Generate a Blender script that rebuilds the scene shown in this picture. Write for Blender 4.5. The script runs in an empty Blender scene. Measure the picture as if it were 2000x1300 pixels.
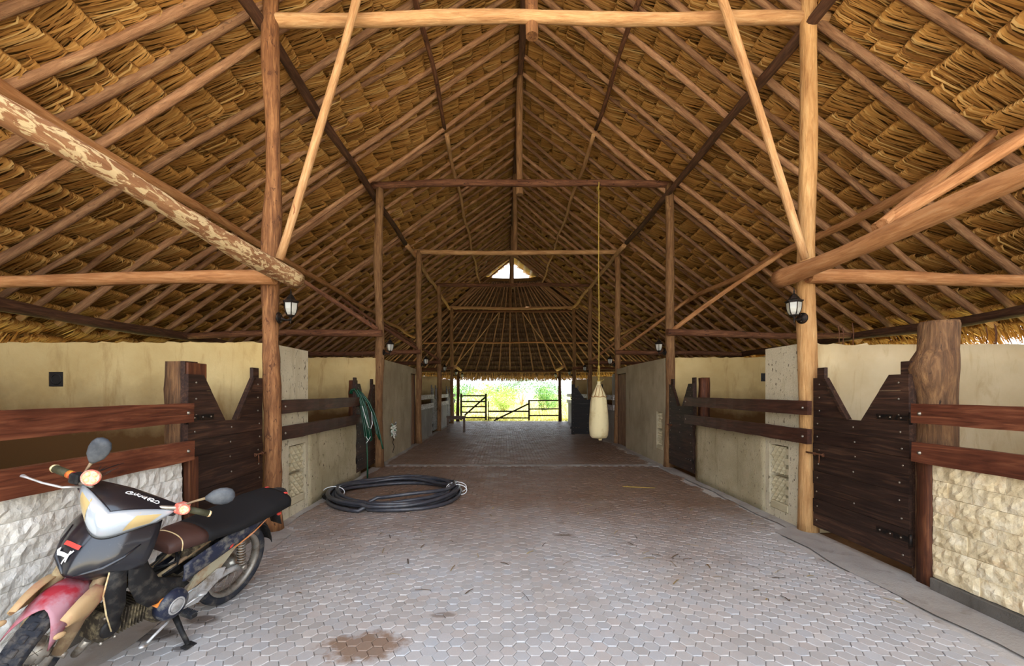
import bpy, math, random
import numpy as np
from mathutils import Vector, Matrix, Euler

SC = bpy.context.scene
COL = SC.collection
rng = random.Random(7)
PI = math.pi

# ------------------------------------------------------------------ camera, world, sun, exposure
CAM_H = 1.55
F = 820.0                      # focal length in pixels of the 2000 px wide frame
cam_d = bpy.data.cameras.new('camera')
cam = bpy.data.objects.new('camera', cam_d)
COL.objects.link(cam)
cam_d.sensor_width = 36.0
cam_d.lens = 36.0 * F / 2000.0
cam_d.shift_x = 15.0 / 2000.0
cam_d.shift_y = 115.0 / 2000.0
cam_d.clip_start = 0.05
cam_d.clip_end = 600
cam.location = (0, 0, CAM_H)
cam.rotation_euler = (PI / 2, 0, 0)
SC.camera = cam

SC.view_settings.view_transform = 'Standard'
SC.view_settings.look = 'None'
SC.view_settings.gamma = 1.0
SC.view_settings.use_curve_mapping = False
SC.view_settings.exposure = 1.55

world = bpy.data.worlds.new('sky')
SC.world = world
world.use_nodes = True
wn = world.node_tree.nodes
wl = world.node_tree.links
wn.clear()
w_out = wn.new('ShaderNodeOutputWorld')
w_bg = wn.new('ShaderNodeBackground')
w_tc = wn.new('ShaderNodeTexCoord')
w_sep = wn.new('ShaderNodeSeparateXYZ')
w_ramp = wn.new('ShaderNodeValToRGB')
w_ramp.color_ramp.elements[0].position = 0.0
w_ramp.color_ramp.elements[0].color = (0.93, 0.97, 1.0, 1)
w_ramp.color_ramp.elements[1].position = 0.6
w_ramp.color_ramp.elements[1].color = (0.72, 0.83, 1.0, 1)
wl.new(w_tc.outputs['Generated'], w_sep.inputs[0])
wl.new(w_sep.outputs['Z'], w_ramp.inputs[0])
wl.new(w_ramp.outputs[0], w_bg.inputs[0])
w_bg.inputs[1].default_value = 1.5
wl.new(w_bg.outputs[0], w_out.inputs[0])

sun_d = bpy.data.lights.new('sun', 'SUN')
sun = bpy.data.objects.new('sun', sun_d)
COL.objects.link(sun)
sun_d.energy = 6.0
sun_d.angle = math.radians(0.6)
sun_d.color = (1.0, 0.95, 0.86)
sun.rotation_euler = Vector((0.40, 0.16, 0.90)).to_track_quat('Z', 'Y').to_euler()

# ------------------------------------------------------------------ generic helpers
def tag(o, label=None, cat=None, group=None, kind=None):
    if label: o['label'] = label
    if cat: o['category'] = cat
    if group: o['group'] = group
    if kind: o['kind'] = kind
    return o

def thing(name, loc, label, cat, group=None, rotz=0.0):
    o = bpy.data.objects.new(name, None)
    o.empty_display_size = 0.1
    COL.objects.link(o)
    o.location = loc
    o.rotation_euler = (0, 0, rotz)
    return tag(o, label, cat, group)

def link(name, me, parent=None, loc=None, rot=None):
    o = bpy.data.objects.new(name, me)
    COL.objects.link(o)
    if parent is not None: o.parent = parent
    if loc is not None: o.location = loc
    if rot is not None: o.rotation_euler = rot
    return o

def empty_parts(root): return [o for o in bpy.data.objects if o.parent == root]

def copy_tree(o, parent=None):
    c = o.copy()
    COL.objects.link(c)
    c.parent = parent
    for ch in list(o.children):
        copy_tree(ch, c)
    return c

class MB:
    """collects geometry for one mesh"""
    def __init__(s): s.v = []; s.f = []; s.sm = []
    def add(s, vs, fs, smooth=False, mtx=None):
        b = len(s.v)
        for p in vs:
            p = Vector(p)
            if mtx is not None: p = mtx @ p
            s.v.append((p.x, p.y, p.z))
        for f in fs:
            s.f.append(tuple(i + b for i in f)); s.sm.append(smooth)
        return s
    def box(s, lo, hi, bev=0.0, mtx=None):
        x0, y0, z0 = lo; x1, y1, z1 = hi
        if bev <= 0:
            vs = [(x0,y0,z0),(x1,y0,z0),(x1,y1,z0),(x0,y1,z0),(x0,y0,z1),(x1,y0,z1),(x1,y1,z1),(x0,y1,z1)]
            fs = [(0,3,2,1),(4,5,6,7),(0,1,5,4),(1,2,6,5),(2,3,7,6),(3,0,4,7)]
            return s.add(vs, fs, False, mtx)
        vs = []; b = bev
        for (cx, sx) in ((x0,1),(x1,-1)):
            for (cy, sy) in ((y0,1),(y1,-1)):
                for (cz, sz) in ((z0,1),(z1,-1)):
                    vs += [(cx, cy+sy*b, cz+sz*b), (cx+sx*b, cy, cz+sz*b), (cx+sx*b, cy+sy*b, cz)]
        def I(i, j, k, a): return ((i*2+j)*2+k)*3+a
        fs = []
        for i in (0,1): fs.append([I(i,0,0,0),I(i,0,1,0),I(i,1,1,0),I(i,1,0,0)])
        for j in (0,1): fs.append([I(0,j,0,1),I(1,j,0,1),I(1,j,1,1),I(0,j,1,1)])
        for k in (0,1): fs.append([I(0,0,k,2),I(0,1,k,2),I(1,1,k,2),I(1,0,k,2)])
        for i in (0,1):
            for j in (0,1): fs.append([I(i,j,0,0),I(i,j,1,0),I(i,j,1,1),I(i,j,0,1)])
        for i in (0,1):
            for k in (0,1): fs.append([I(i,0,k,0),I(i,1,k,0),I(i,1,k,2),I(i,0,k,2)])
        for j in (0,1):
            for k in (0,1): fs.append([I(0,j,k,1),I(1,j,k,1),I(1,j,k,2),I(0,j,k,2)])
        for i in (0,1):
            for j in (0,1):
                for k in (0,1): fs.append([I(i,j,k,0),I(i,j,k,1),I(i,j,k,2)])
        c = Vector(((x0+x1)/2,(y0+y1)/2,(z0+z1)/2)); out = []
        for f in fs:
            P = [Vector(vs[i]) for i in f]
            n = (P[1]-P[0]).cross(P[2]-P[0])
            m = sum(P, Vector())/len(P) - c
            out.append(f if n.dot(m) > 0 else f[::-1])
        return s.add(vs, out, False, mtx)
    def prism(s, poly, y0, y1, mtx=None):
        """poly in x,z extruded along y"""
        n = len(poly)
        vs = [(p[0], y0, p[1]) for p in poly] + [(p[0], y1, p[1]) for p in poly]
        area = sum(poly[i][0]*poly[(i+1)%n][1]-poly[(i+1)%n][0]*poly[i][1] for i in range(n))
        a = tuple(range(n)); b = tuple(range(2*n-1, n-1, -1))
        fs = [a, b] + [(i, i+n, (i+1)%n+n, (i+1)%n) for i in range(n)]
        if area < 0: fs = [f[::-1] for f in fs]
        return s.add(vs, fs, False, mtx)
    def tube(s, path, rad, n=8, cap=True, closed=False, mtx=None, smooth=True, squash=None):
        P = [Vector(p) for p in path]; m = len(P)
        if not isinstance(rad, (list, tuple)): rad = [rad]*m
        vs = []; up = None
        for i in range(m):
            if closed: t = P[(i+1) % m]-P[i-1]
            else: t = P[min(i+1, m-1)]-P[max(i-1, 0)]
            if t.length < 1e-9: t = Vector((0,0,1))
            t.normalize()
            if up is None:
                a = Vector((0,0,1)) if abs(t.z) < 0.9 else Vector((1,0,0))
                up = (a - t*a.dot(t)).normalized()
            else:
                up = (up - t*up.dot(t))
                if up.length < 1e-6: up = t.orthogonal()
                up.normalize()
            side = t.cross(up)
            for k in range(n):
                an = 2*PI*k/n
                q = side*math.cos(an) + up*math.sin(an)*(squash or 1.0)
                vs.append(P[i] + q*rad[i])
        fs = []
        for i in range(m if closed else m-1):
            j = (i+1) % m
            for k in range(n):
                l = (k+1) % n
                fs.append((i*n+k, i*n+l, j*n+l, j*n+k))
        s.add(vs, fs, smooth, mtx)
        if cap and not closed:
            b = len(s.v)-m*n
            s.f.append(tuple(b+k for k in range(n-1, -1, -1))); s.sm.append(False)
            s.f.append(tuple(b+(m-1)*n+k for k in range(n))); s.sm.append(False)
        return s
    def lathe(s, prof, n=24, mtx=None, smooth=True, closed=False, cap=True):
        """prof: list of (r, z)"""
        vs = [(r*math.cos(2*PI*k/n), r*math.sin(2*PI*k/n), z) for (r, z) in prof for k in range(n)]
        fs = []; m = len(prof)
        for i in range(m if closed else m-1):
            j = (i+1) % m
            for k in range(n):
                l = (k+1) % n
                fs.append((i*n+k, i*n+l, j*n+l, j*n+k))
        s.add(vs, fs, smooth, mtx)
        if cap and not closed:
            b = len(s.v)-m*n
            if prof[0][0] > 1e-5: s.f.append(tuple(b+k for k in range(n-1,-1,-1))); s.sm.append(False)
            if prof[-1][0] > 1e-5: s.f.append(tuple(b+(m-1)*n+k for k in range(n))); s.sm.append(False)
        return s
    def loft(s, secs, closed=True, cap=True, smooth=True, mtx=None):
        n = len(secs[0]); m = len(secs)
        vs = [p for sec in secs for p in sec]; fs = []
        for i in range(m-1):
            for k in range(n if closed else n-1):
                l = (k+1) % n
                fs.append((i*n+k, i*n+l, (i+1)*n+l, (i+1)*n+k))
        s.add(vs, fs, smooth, mtx)
        if cap and closed:
            b = len(s.v)-m*n
            s.f.append(tuple(b+k for k in range(n-1,-1,-1))); s.sm.append(False)
            s.f.append(tuple(b+(m-1)*n+k for k in range(n))); s.sm.append(False)
        return s
    def sphere(s, c, r, n=12, m=8, sc=(1,1,1), mtx=None):
        prof = [(math.sin(PI*i/m), -math.cos(PI*i/m)) for i in range(m+1)]
        vs = [(c[0]+sc[0]*r*a*math.cos(2*PI*k/n), c[1]+sc[1]*r*a*math.sin(2*PI*k/n), c[2]+sc[2]*r*z) for (a, z) in prof for k in range(n)]
        fs = [(i*n+k, i*n+(k+1)%n, (i+1)*n+(k+1)%n, (i+1)*n+k) for i in range(m) for k in range(n)]
        return s.add(vs, fs, True, mtx)
    def mesh(s, name, mat):
        me = bpy.data.meshes.new(name)
        me.from_pydata(s.v, [], s.f)
        me.polygons.foreach_set('use_smooth', s.sm)
        if mat is not None: me.materials.append(mat)
        me.validate(); me.update()
        return me
    def build(s, name, mat, parent=None, loc=None, rot=None):
        return link(name, s.mesh(name, mat), parent, loc, rot)

def np_mesh(name, verts, quads, mat, smooth=False, attr=None):
    """fast mesh from numpy arrays; quads Nx4 (or Nx3); attr: per-vertex float"""
    me = bpy.data.meshes.new(name)
    verts = np.asarray(verts, dtype=np.float32); quads = np.asarray(quads, dtype=np.int32)
    k = quads.shape[1]
    me.vertices.add(len(verts)); me.vertices.foreach_set('co', verts.ravel())
    me.loops.add(quads.size); me.loops.foreach_set('vertex_index', quads.ravel())
    me.polygons.add(len(quads))
    me.polygons.foreach_set('loop_start', np.arange(0, quads.size, k, dtype=np.int32))
    me.polygons.foreach_set('loop_total', np.full(len(quads), k, dtype=np.int32))
    me.polygons.foreach_set('use_smooth', np.full(len(quads), smooth, dtype=bool))
    me.update(calc_edges=True)
    if attr is not None:
        a = me.attributes.new('rnd', 'FLOAT', 'POINT')
        a.data.foreach_set('value', np.asarray(attr, dtype=np.float32))
    if mat is not None: me.materials.append(mat)
    return me

# ------------------------------------------------------------------ materials
def lin(r, g, b):
    f = lambda c: (c/255/12.92) if c/255 <= 0.04045 else ((c/255+0.055)/1.055)**2.4
    return (f(r), f(g), f(b), 1.0)

class NT:
    def __init__(s, name):
        s.m = bpy.data.materials.new(name); s.m.use_nodes = True
        s.t = s.m.node_tree; s.n = s.t.nodes; s.l = s.t.links
        s.b = s.n['Principled BSDF']
    def new(s, typ, **kw):
        nd = s.n.new(typ)
        for k, v in kw.items(): setattr(nd, k, v)
        return nd
    def lk(s, a, b): s.l.new(a, b)
    def coord(s, scale=(1,1,1), src='Object', rot=(0,0,0), rand=False):
        tc = s.new('ShaderNodeTexCoord'); mp = s.new('ShaderNodeMapping')
        mp.inputs['Scale'].default_value = scale; mp.inputs['Rotation'].default_value = rot
        if src == 'World':
            g = s.new('ShaderNodeNewGeometry'); s.lk(g.outputs['Position'], mp.inputs[0])
        else: s.lk(tc.outputs[src], mp.inputs[0])
        if rand:
            oi = s.new('ShaderNodeObjectInfo'); mul = s.new('ShaderNodeMath', operation='MULTIPLY')
            mul.inputs[1].default_value = 37.0; s.lk(oi.outputs['Random'], mul.inputs[0])
            cb = s.new('ShaderNodeCombineXYZ')
            for i in range(3): s.lk(mul.outputs[0], cb.inputs[i])
            s.lk(cb.outputs[0], mp.inputs['Location'])
        return mp.outputs[0]
    def noise(s, vec, scale=5, detail=5, rough=0.55, dist=0.0):
        n = s.new('ShaderNodeTexNoise')
        n.inputs['Scale'].default_value = scale; n.inputs['Detail'].default_value = detail
        n.inputs['Roughness'].default_value = rough; n.inputs['Distortion'].default_value = dist
        s.lk(vec, n.inputs['Vector']); return n.outputs['Fac']
    def ramp(s, fac, stops, interp='LINEAR'):
        r = s.new('ShaderNodeValToRGB'); e = r.color_ramp.elements; r.color_ramp.interpolation = interp
        while len(e) < len(stops): e.new(0.5)
        for i, (p, c) in enumerate(stops):
            e[i].position = p; e[i].color = c if len(c) == 4 else (*c, 1)
        s.lk(fac, r.inputs[0]); return r.outputs[0]
    def mix(s, fac, a, b, mode='MIX'):
        m = s.new('ShaderNodeMix', data_type='RGBA', blend_type=mode)
        for inp, v in ((m.inputs[0], fac), (m.inputs[6], a), (m.inputs[7], b)):
            if isinstance(v, (int, float, tuple)): inp.default_value = v
            else: s.lk(v, inp)
        return m.outputs[2]
    def vary(s, col, amt=0.25, sat=0.0):
        oi = s.new('ShaderNodeObjectInfo'); mr = s.new('ShaderNodeMapRange')
        mr.inputs['To Min'].default_value = 1-amt; mr.inputs['To Max'].default_value = 1+amt
        s.lk(oi.outputs['Random'], mr.inputs[0])
        h = s.new('ShaderNodeHueSaturation'); s.lk(col, h.inputs['Color']); s.lk(mr.outputs[0], h.inputs['Value'])
        return h.outputs[0]
    def bump(s, h, strength=0.4, dist=0.01):
        b = s.new('ShaderNodeBump'); b.inputs['Strength'].default_value = strength; b.inputs['Distance'].default_value = dist
        s.lk(h, b.inputs['Height']); s.lk(b.outputs[0], s.b.inputs['Normal'])
    def done(s, col, rough=0.8, metal=0.0, spec=0.3):
        if isinstance(col, tuple): s.b.inputs['Base Color'].default_value = col
        else: s.lk(col, s.b.inputs['Base Color'])
        if isinstance(rough, (int, float)): s.b.inputs['Roughness'].default_value = rough
        else: s.lk(rough, s.b.inputs['Roughness'])
        s.b.inputs['Metallic'].default_value = metal
        s.b.inputs['Specular IOR Level'].default_value = spec
        return s.m

def wood_pole(name, dark, mid, light, patch=None, patch_at=0.6, vary=0.22, rough=0.75):
    m = NT(name)
    g = m.noise(m.coord((14, 14, 1.6), rand=True), 2.2, 6, 0.62, 0.6)
    col = m.ramp(g, [(0.25, dark), (0.5, mid), (0.75, light)])
    big = m.noise(m.coord((3, 3, 0.9), rand=True), 1.6, 3)
    col = m.mix(m.ramp(big, [(0.35, (0,0,0)), (0.7, (1,1,1))]), col, m.mix(1.0, col, (0.72, 0.66, 0.62, 1), 'MULTIPLY'))
    if patch:
        pn = m.noise(m.coord((11, 11, 4.0), rand=True), 1.9, 5, 0.62, 1.0)
        col = m.mix(m.ramp(pn, [(patch_at, (0,0,0)), (patch_at+0.04, (1,1,1))]), col, patch)
    crack = m.noise(m.coord((30, 30, 3.0), rand=True), 1.6, 5, 0.7, 0.4)
    m.bump(crack, 0.8, 0.02)
    return m.done(m.vary(col, vary), rough)

def wood_plank(name, dark, mid, light, axis=0, vary=0.25, rough=0.6, worn=None, spec=0.3):
    m = NT(name)
    sc = [16, 16, 16]; sc[axis] = 1.1
    g = m.noise(m.coord(tuple(sc), rand=True), 1.6, 6, 0.6, 1.4)
    col = m.ramp(g, [(0.28, dark), (0.52, mid), (0.76, light)])
    big = m.noise(m.coord((2, 2, 2), rand=True), 1.4, 3)
    col = m.mix(m.ramp(big, [(0.4, (0,0,0)), (0.75, (1,1,1))]), col, m.mix(1.0, col, (0.62, 0.55, 0.52, 1), 'MULTIPLY'))
    if worn:
        pn = m.noise(m.coord((10, 10, 10), rand=True), 1.5, 5, 0.65, 0.5)
        col = m.mix(m.ramp(pn, [(0.50, (0,0,0)), (0.60, (1,1,1))]), col, worn)
    sc2 = [40, 40, 40]; sc2[axis] = 1.5
    m.bump(m.noise(m.coord(tuple(sc2), rand=True), 1.5, 4, 0.7), 0.4, 0.006)
    return m.done(m.vary(col, vary), rough, 0, spec)

def simple(name, c, rough=0.5, metal=0.0, spec=0.5, vary=None, dirt=None, scale=12, bump=0.0, coat=0.0):
    m = NT(name); col = c
    if dirt is not None:
        n = m.noise(m.coord((1,1,1)), scale, 6, 0.65)
        col = m.mix(m.ramp(n, [(0.48, (0,0,0)), (0.68, (1,1,1))]), c, dirt)
        if bump: m.bump(n, bump, 0.004)
    if vary: 
        if isinstance(col, tuple):
            rgb = m.new('ShaderNodeRGB'); rgb.outputs[0].default_value = col; col = rgb.outputs[0]
        col = m.vary(col, vary)
    if coat: m.b.inputs['Coat Weight'].default_value = coat
    return m.done(col, rough, metal, spec)

W = {}
W['post_red'] = wood_pole('post_red', lin(84,52,32), lin(142,96,60), lin(186,134,86), lin(96,60,38), 0.60, 0.05)
W['post_gold'] = wood_pole('post_gold', lin(166,118,70), lin(206,158,102), lin(226,184,128), None, 0.6, 0.05)
W['post_far'] = wood_pole('post_far', lin(96,66,42), lin(142,104,68), lin(178,138,94), lin(80,54,36), 0.64, 0.12)
W['pale'] = wood_pole('peeled_pale', lin(168,118,76), lin(206,158,108), lin(226,188,140), lin(158,100,64), 0.70, 0.06)
W['bark'] = wood_pole('peeling_bark', lin(140,92,60), lin(178,128,88), lin(208,162,118), lin(234,206,158), 0.50, 0.04)
W['brace'] = wood_pole('brace_wood', lin(150,98,60), lin(190,134,86), lin(214,164,116), None, 0.6, 0.10)
W['dark_pole'] = wood_pole('dark_pole', lin(56,36,26), lin(92,62,44), lin(128,90,64), None, 0.6, 0.15)
W['beam_dark'] = wood_pole('beam_dark', lin(76,46,32), lin(118,76,52), lin(160,112,80), lin(64,40,30), 0.6, 0.12)
W['rafter'] = wood_pole('rafter_wood', lin(118,84,58), lin(168,124,90), lin(202,160,120), lin(132,98,74), 0.62, 0.26)
W['rail'] = wood_plank('rail_wood', lin(64,32,20), lin(108,60,40), lin(144,90,62), 1, 0.12, 0.5)
W['rail_dark'] = wood_plank('rail_wood_dark', lin(40,22,16), lin(66,38,28), lin(92,58,44), 1, 0.15, 0.5)
W['rail_white'] = wood_plank('rail_white', lin(170,168,162), lin(214,212,208), lin(238,237,234), 1, 0.1, 0.75, lin(120,112,104))
W['gate'] = wood_plank('gate_plank', lin(34,22,16), lin(56,37,28), lin(92,64,46), 0, 0.25, 0.6)
W['gate_grey'] = wood_plank('gate_grey', lin(84,78,72), lin(126,120,112), lin(158,152,144), 0, 0.15, 0.8, lin(150,150,148))
W['gate_black'] = wood_plank('gate_black', lin(16,12,11), lin(28,22,19), lin(44,34,28), 0, 0.2, 0.6)
W['timber'] = wood_plank('hinge_timber', lin(58,32,20), lin(92,52,32), lin(134,84,50), 2, 0.1, 0.65)
W['timber_bark'] = wood_pole('hinge_bark', lin(66,46,32), lin(116,84,56), lin(164,124,82), lin(60,44,34), 0.64, 0.06)
W['door'] = wood_plank('door_wood', lin(108,78,52), lin(146,110,78), lin(176,140,104), 2, 0.1, 0.7)
W['fence'] = wood_plank('fence_wood', lin(44,36,28), lin(72,60,46), lin(100,84,66), 0, 0.15, 0.8)
W['bench'] = wood_plank('bench_wood', lin(70,54,44), lin(112,92,80), lin(150,130,118), 0, 0.1, 0.7)
W['iron'] = simple('black_iron', lin(34,30,28), 0.55, 0.7, 0.5, dirt=lin(74,52,38), scale=30)
W['rust'] = simple('rusty_iron', lin(110,70,46), 0.7, 0.4, 0.4, dirt=lin(70,42,28), scale=40)
W['bolt'] = simple('bolt_metal', lin(150,140,126), 0.4, 0.8, 0.5)

def thatch_mat(name, attr=True):
    m = NT(name)
    at = m.new('ShaderNodeAttribute'); at.attribute_name = 'rnd'
    col = m.ramp(at.outputs['Fac'], [(0.0, lin(128,86,42)), (0.3, lin(184,132,68)), (0.7, lin(214,162,92)), (1.0, lin(236,198,132))])
    n = m.noise(m.coord((1,1,1), src='World'), 1.1, 4)
    col = m.mix(m.ramp(n, [(0.35, (0,0,0)), (0.7, (1,1,1))]), m.mix(1.0, col, (0.80, 0.76, 0.66, 1), 'MULTIPLY'), col)
    return m.done(col, 0.65, 0, 0.35)
W['thatch'] = thatch_mat('palm_thatch')
def shaded_thatch():
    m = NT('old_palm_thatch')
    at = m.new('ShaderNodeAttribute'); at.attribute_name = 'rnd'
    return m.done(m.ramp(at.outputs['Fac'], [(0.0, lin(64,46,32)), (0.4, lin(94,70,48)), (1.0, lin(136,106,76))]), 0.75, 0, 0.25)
W['thatch_old'] = shaded_thatch()  # darker copy of the thatch, backlit shade of the far end in its colour
mm = NT('thatch_backing')
W['thatch_back'] = mm.done(mm.ramp(mm.noise(mm.coord((3,30,3)), 3, 5), [(0.3, lin(96,66,32)), (0.7, lin(150,110,60))]), 0.9)

def plaster(name, base, dark, stain, rough_scale=60, bump=0.5, spots=None, bd=0.012, spot_at=0.66, dado=None):
    m = NT(name)
    v = m.coord((1,1,1), src='World')
    n = m.noise(v, 1.6, 6, 0.6)
    col = m.mix(m.ramp(n, [(0.36, (0,0,0)), (0.68, (1,1,1))]), dark, base)
    st = m.noise(m.coord((2.2,2.2,0.5), src='World'), 2.4, 6, 0.65, 0.5)
    col = m.mix(m.ramp(st, [(0.55, (0,0,0)), (0.78, (1,1,1))]), col, stain)
    fine = m.noise(v, rough_scale, 4, 0.7)
    if spots:
        sp = m.noise(m.coord((1,1,0.6), src='World'), 27, 3, 0.6)
        sp2 = m.noise(v, 1.5, 3)
        f = m.new('ShaderNodeMath', operation='MULTIPLY')
        m.lk(m.ramp(sp, [(spot_at, (0,0,0)), (spot_at+0.04, (1,1,1))]), f.inputs[0]); m.lk(m.ramp(sp2, [(0.35, (0.15,0.15,0.15)), (0.6, (1,1,1))]), f.inputs[1])
        col = m.mix(f.outputs[0], col, spots)
    if dado:
        # brown dirt rubbed into the plaster by the horses, up to chest height
        sp = m.new('ShaderNodeSeparateXYZ'); m.lk(v, sp.inputs[0])
        ad = m.new('ShaderNodeMath', operation='MULTIPLY_ADD'); m.lk(m.noise(v, 1.8, 5, 0.6), ad.inputs[0]); ad.inputs[1].default_value = -0.7; m.lk(sp.outputs['Z'], ad.inputs[2])
        mr = m.new('ShaderNodeMapRange'); mr.inputs['From Min'].default_value = 1.35; mr.inputs['From Max'].default_value = 0.72; m.lk(ad.outputs[0], mr.inputs[0])
        col = m.mix(mr.outputs[0], col, dado)
    m.bump(fine, bump, bd)
    return m.done(col, 0.92, 0, 0.15)
W['cream'] = plaster('cream_plaster', lin(202,178,126), lin(184,158,106), lin(156,126,78), 40, 0.15, dado=lin(92,64,34))
W['cream_r'] = plaster('cream_plaster_pale', lin(204,184,146), lin(188,166,126), lin(168,142,100), 40, 0.15)
W['rough'] = plaster('rough_plaster', lin(224,212,182), lin(206,192,160), lin(184,168,134), 55, 0.9, lin(96,82,62), 0.02, 0.61)
W['rough_low'] = plaster('rough_plaster_low', lin(204,190,156), lin(174,160,126), lin(138,122,90), 48, 0.9, lin(92,78,56), 0.02, 0.63)
W['grey_wall'] = plaster('grey_plaster', lin(190,176,146), lin(166,152,124), lin(134,120,94), 45, 0.6, lin(84,72,54), 0.015, 0.68)
W['far_wall'] = plaster('far_plaster', lin(168,164,154), lin(142,138,128), lin(112,106,96), 30, 0.4)
W['block'] = plaster('lattice_stone', lin(204,192,160), lin(178,164,130), lin(150,134,100), 40, 0.5)
W['concrete'] = plaster('concrete_strip', lin(178,172,164), lin(154,146,138), lin(124,114,102), 50, 0.4)
W['curb'] = plaster('dark_curb', lin(112,106,98), lin(86,80,72), lin(66,58,50), 60, 0.6)
W['dirt'] = plaster('stall_dirt', lin(126,98,68), lin(96,72,48), lin(80,58,38), 30, 0.6)

def stone_mat(name, a, b, c, oxide):
    m = NT(name)
    v = m.coord((1,1,1), rand=True)
    n = m.noise(v, 9, 6, 0.62, 0.4)
    col = m.ramp(n, [(0.28, c), (0.5, b), (0.72, a)])
    ox = m.noise(v, 4.5, 4, 0.6)
    col = m.mix(m.ramp(ox, [(0.56, (0,0,0)), (0.74, (0.8,0.8,0.8))]), col, oxide)
    vor = m.new('ShaderNodeTexVoronoi'); vor.inputs['Scale'].default_value = 17; m.lk(v, vor.inputs['Vector'])
    add = m.new('ShaderNodeMath', operation='ADD'); m.lk(vor.outputs['Distance'], add.inputs[0]); m.lk(m.noise(v, 26, 5, 0.6), add.inputs[1])
    m.bump(add.outputs[0], 0.55, 0.02)
    return m.done(m.vary(col, 0.10), 0.88, 0, 0.2)
W['stone_l'] = stone_mat('split_stone_white', lin(242,240,234), lin(230,226,216), lin(206,200,188), lin(222,212,190))
W['stone_r'] = stone_mat('split_stone_cream', lin(240,228,200), lin(224,206,168), lin(190,168,128), lin(206,168,112))

def paver_mat():
    m = NT('hex_paver')
    at = m.new('ShaderNodeAttribute'); at.attribute_name = 'rnd'
    oi = m.new('ShaderNodeObjectInfo')
    mx = m.new('ShaderNodeMath', operation='ADD'); m.lk(at.outputs['Fac'], mx.inputs[0])
    ml = m.new('ShaderNodeMath', operation='MULTIPLY'); m.lk(oi.outputs['Random'], ml.inputs[0]); ml.inputs[1].default_value = 1.0
    fr = m.new('ShaderNodeMath', operation='FRACT'); m.lk(ml.outputs[0], mx.inputs[1]); m.lk(mx.outputs[0], fr.inputs[0])
    col = m.ramp(fr.outputs[0], [(0.0, lin(184,180,176)), (0.35, lin(196,192,188)), (0.6, lin(196,188,182)), (0.8, lin(190,190,190)), (1.0, lin(206,200,194))])
    v = m.coord((1,1,1), src='World')
    big = m.noise(v, 0.9, 5, 0.6)
    col = m.mix(m.ramp(big, [(0.42, (0,0,0)), (0.7, (1,1,1))]), col, m.mix(1.0, col, (0.86, 0.80, 0.74, 1), 'MULTIPLY'))
    # browner along the aisle: trodden soil, plus dimmer light painted into the colour
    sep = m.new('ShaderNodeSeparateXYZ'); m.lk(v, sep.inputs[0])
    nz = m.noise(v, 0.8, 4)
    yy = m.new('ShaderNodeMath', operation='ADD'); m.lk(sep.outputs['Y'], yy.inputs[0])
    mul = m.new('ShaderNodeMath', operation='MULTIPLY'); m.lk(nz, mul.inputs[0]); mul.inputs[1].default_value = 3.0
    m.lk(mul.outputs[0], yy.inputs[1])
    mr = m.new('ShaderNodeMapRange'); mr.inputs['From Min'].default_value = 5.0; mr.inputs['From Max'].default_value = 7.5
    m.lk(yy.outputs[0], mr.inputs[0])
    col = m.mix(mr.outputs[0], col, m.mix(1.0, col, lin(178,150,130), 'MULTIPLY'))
    # mud stain on the paving
    def spot(cx, cy, rx, ry, ns, seedscale):
        mp = m.new('ShaderNodeMapping'); m.lk(v, mp.inputs[0])
        mp.inputs['Location'].default_value = (-cx/rx, -cy/ry, 0); mp.inputs['Scale'].default_value = (1/rx, 1/ry, 0)
        ln = m.new('ShaderNodeVectorMath', operation='LENGTH'); m.lk(mp.outputs[0], ln.inputs[0])
        nn = m.noise(v, seedscale, 5, 0.65)
        a = m.new('ShaderNodeMath', operation='MULTIPLY_ADD'); m.lk(nn, a.inputs[0]); a.inputs[1].default_value = ns; m.lk(ln.outputs['Value'], a.inputs[2])
        return m.ramp(a.outputs[0], [(0.0, (1,1,1)), (1.0, (1,1,1)), (1.0, (0,0,0))] if False else [(0.80, (1,1,1)), (1.0, (0,0,0))])
    for (cx, cy, rx, ry, ns, ss, c, k) in ((-0.86,2.56,0.52,0.30,0.9,9,lin(128,90,50),0.75), (-2.24,2.68,0.26,0.13,0.7,7,lin(66,50,38),0.8), (-2.06,2.86,0.2,0.10,0.7,7,lin(84,64,48),0.7), (-1.95,2.54,0.10,0.05,0.7,9,lin(70,54,42),0.7), (-0.42,2.92,0.16,0.06,0.7,9,lin(112,92,76),0.6), (0.65,4.55,0.2,0.07,0.8,9,lin(100,80,62),0.7)):
        s_ = spot(cx, cy, rx, ry, ns, ss)
        f = m.new('ShaderNodeMath', operation='MULTIPLY'); m.lk(s_, f.inputs[0]); f.inputs[1].default_value = k
        col = m.mix(f.outputs[0], col, c)
    fine = m.noise(v, 130, 3, 0.7)
    col = m.mix(m.ramp(fine, [(0.3, (0,0,0)), (0.7, (0.35,0.35,0.35))]), m.mix(1.0, col, (0.86,0.86,0.86,1), 'MULTIPLY'), m.mix(1.0, col, (1.12,1.12,1.12,1), 'MULTIPLY'))
    m.bump(fine, 0.3, 0.003)
    rg = m.ramp(m.noise(v, 2.5, 4), [(0.3, (0.42,)*3), (0.7, (0.66,)*3)])
    return m.done(col, rg, 0, 0.4)
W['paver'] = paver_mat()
W['joint'] = plaster('paver_joint', lin(206,200,192), lin(176,168,160), lin(140,128,116), 60, 0.5)
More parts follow.
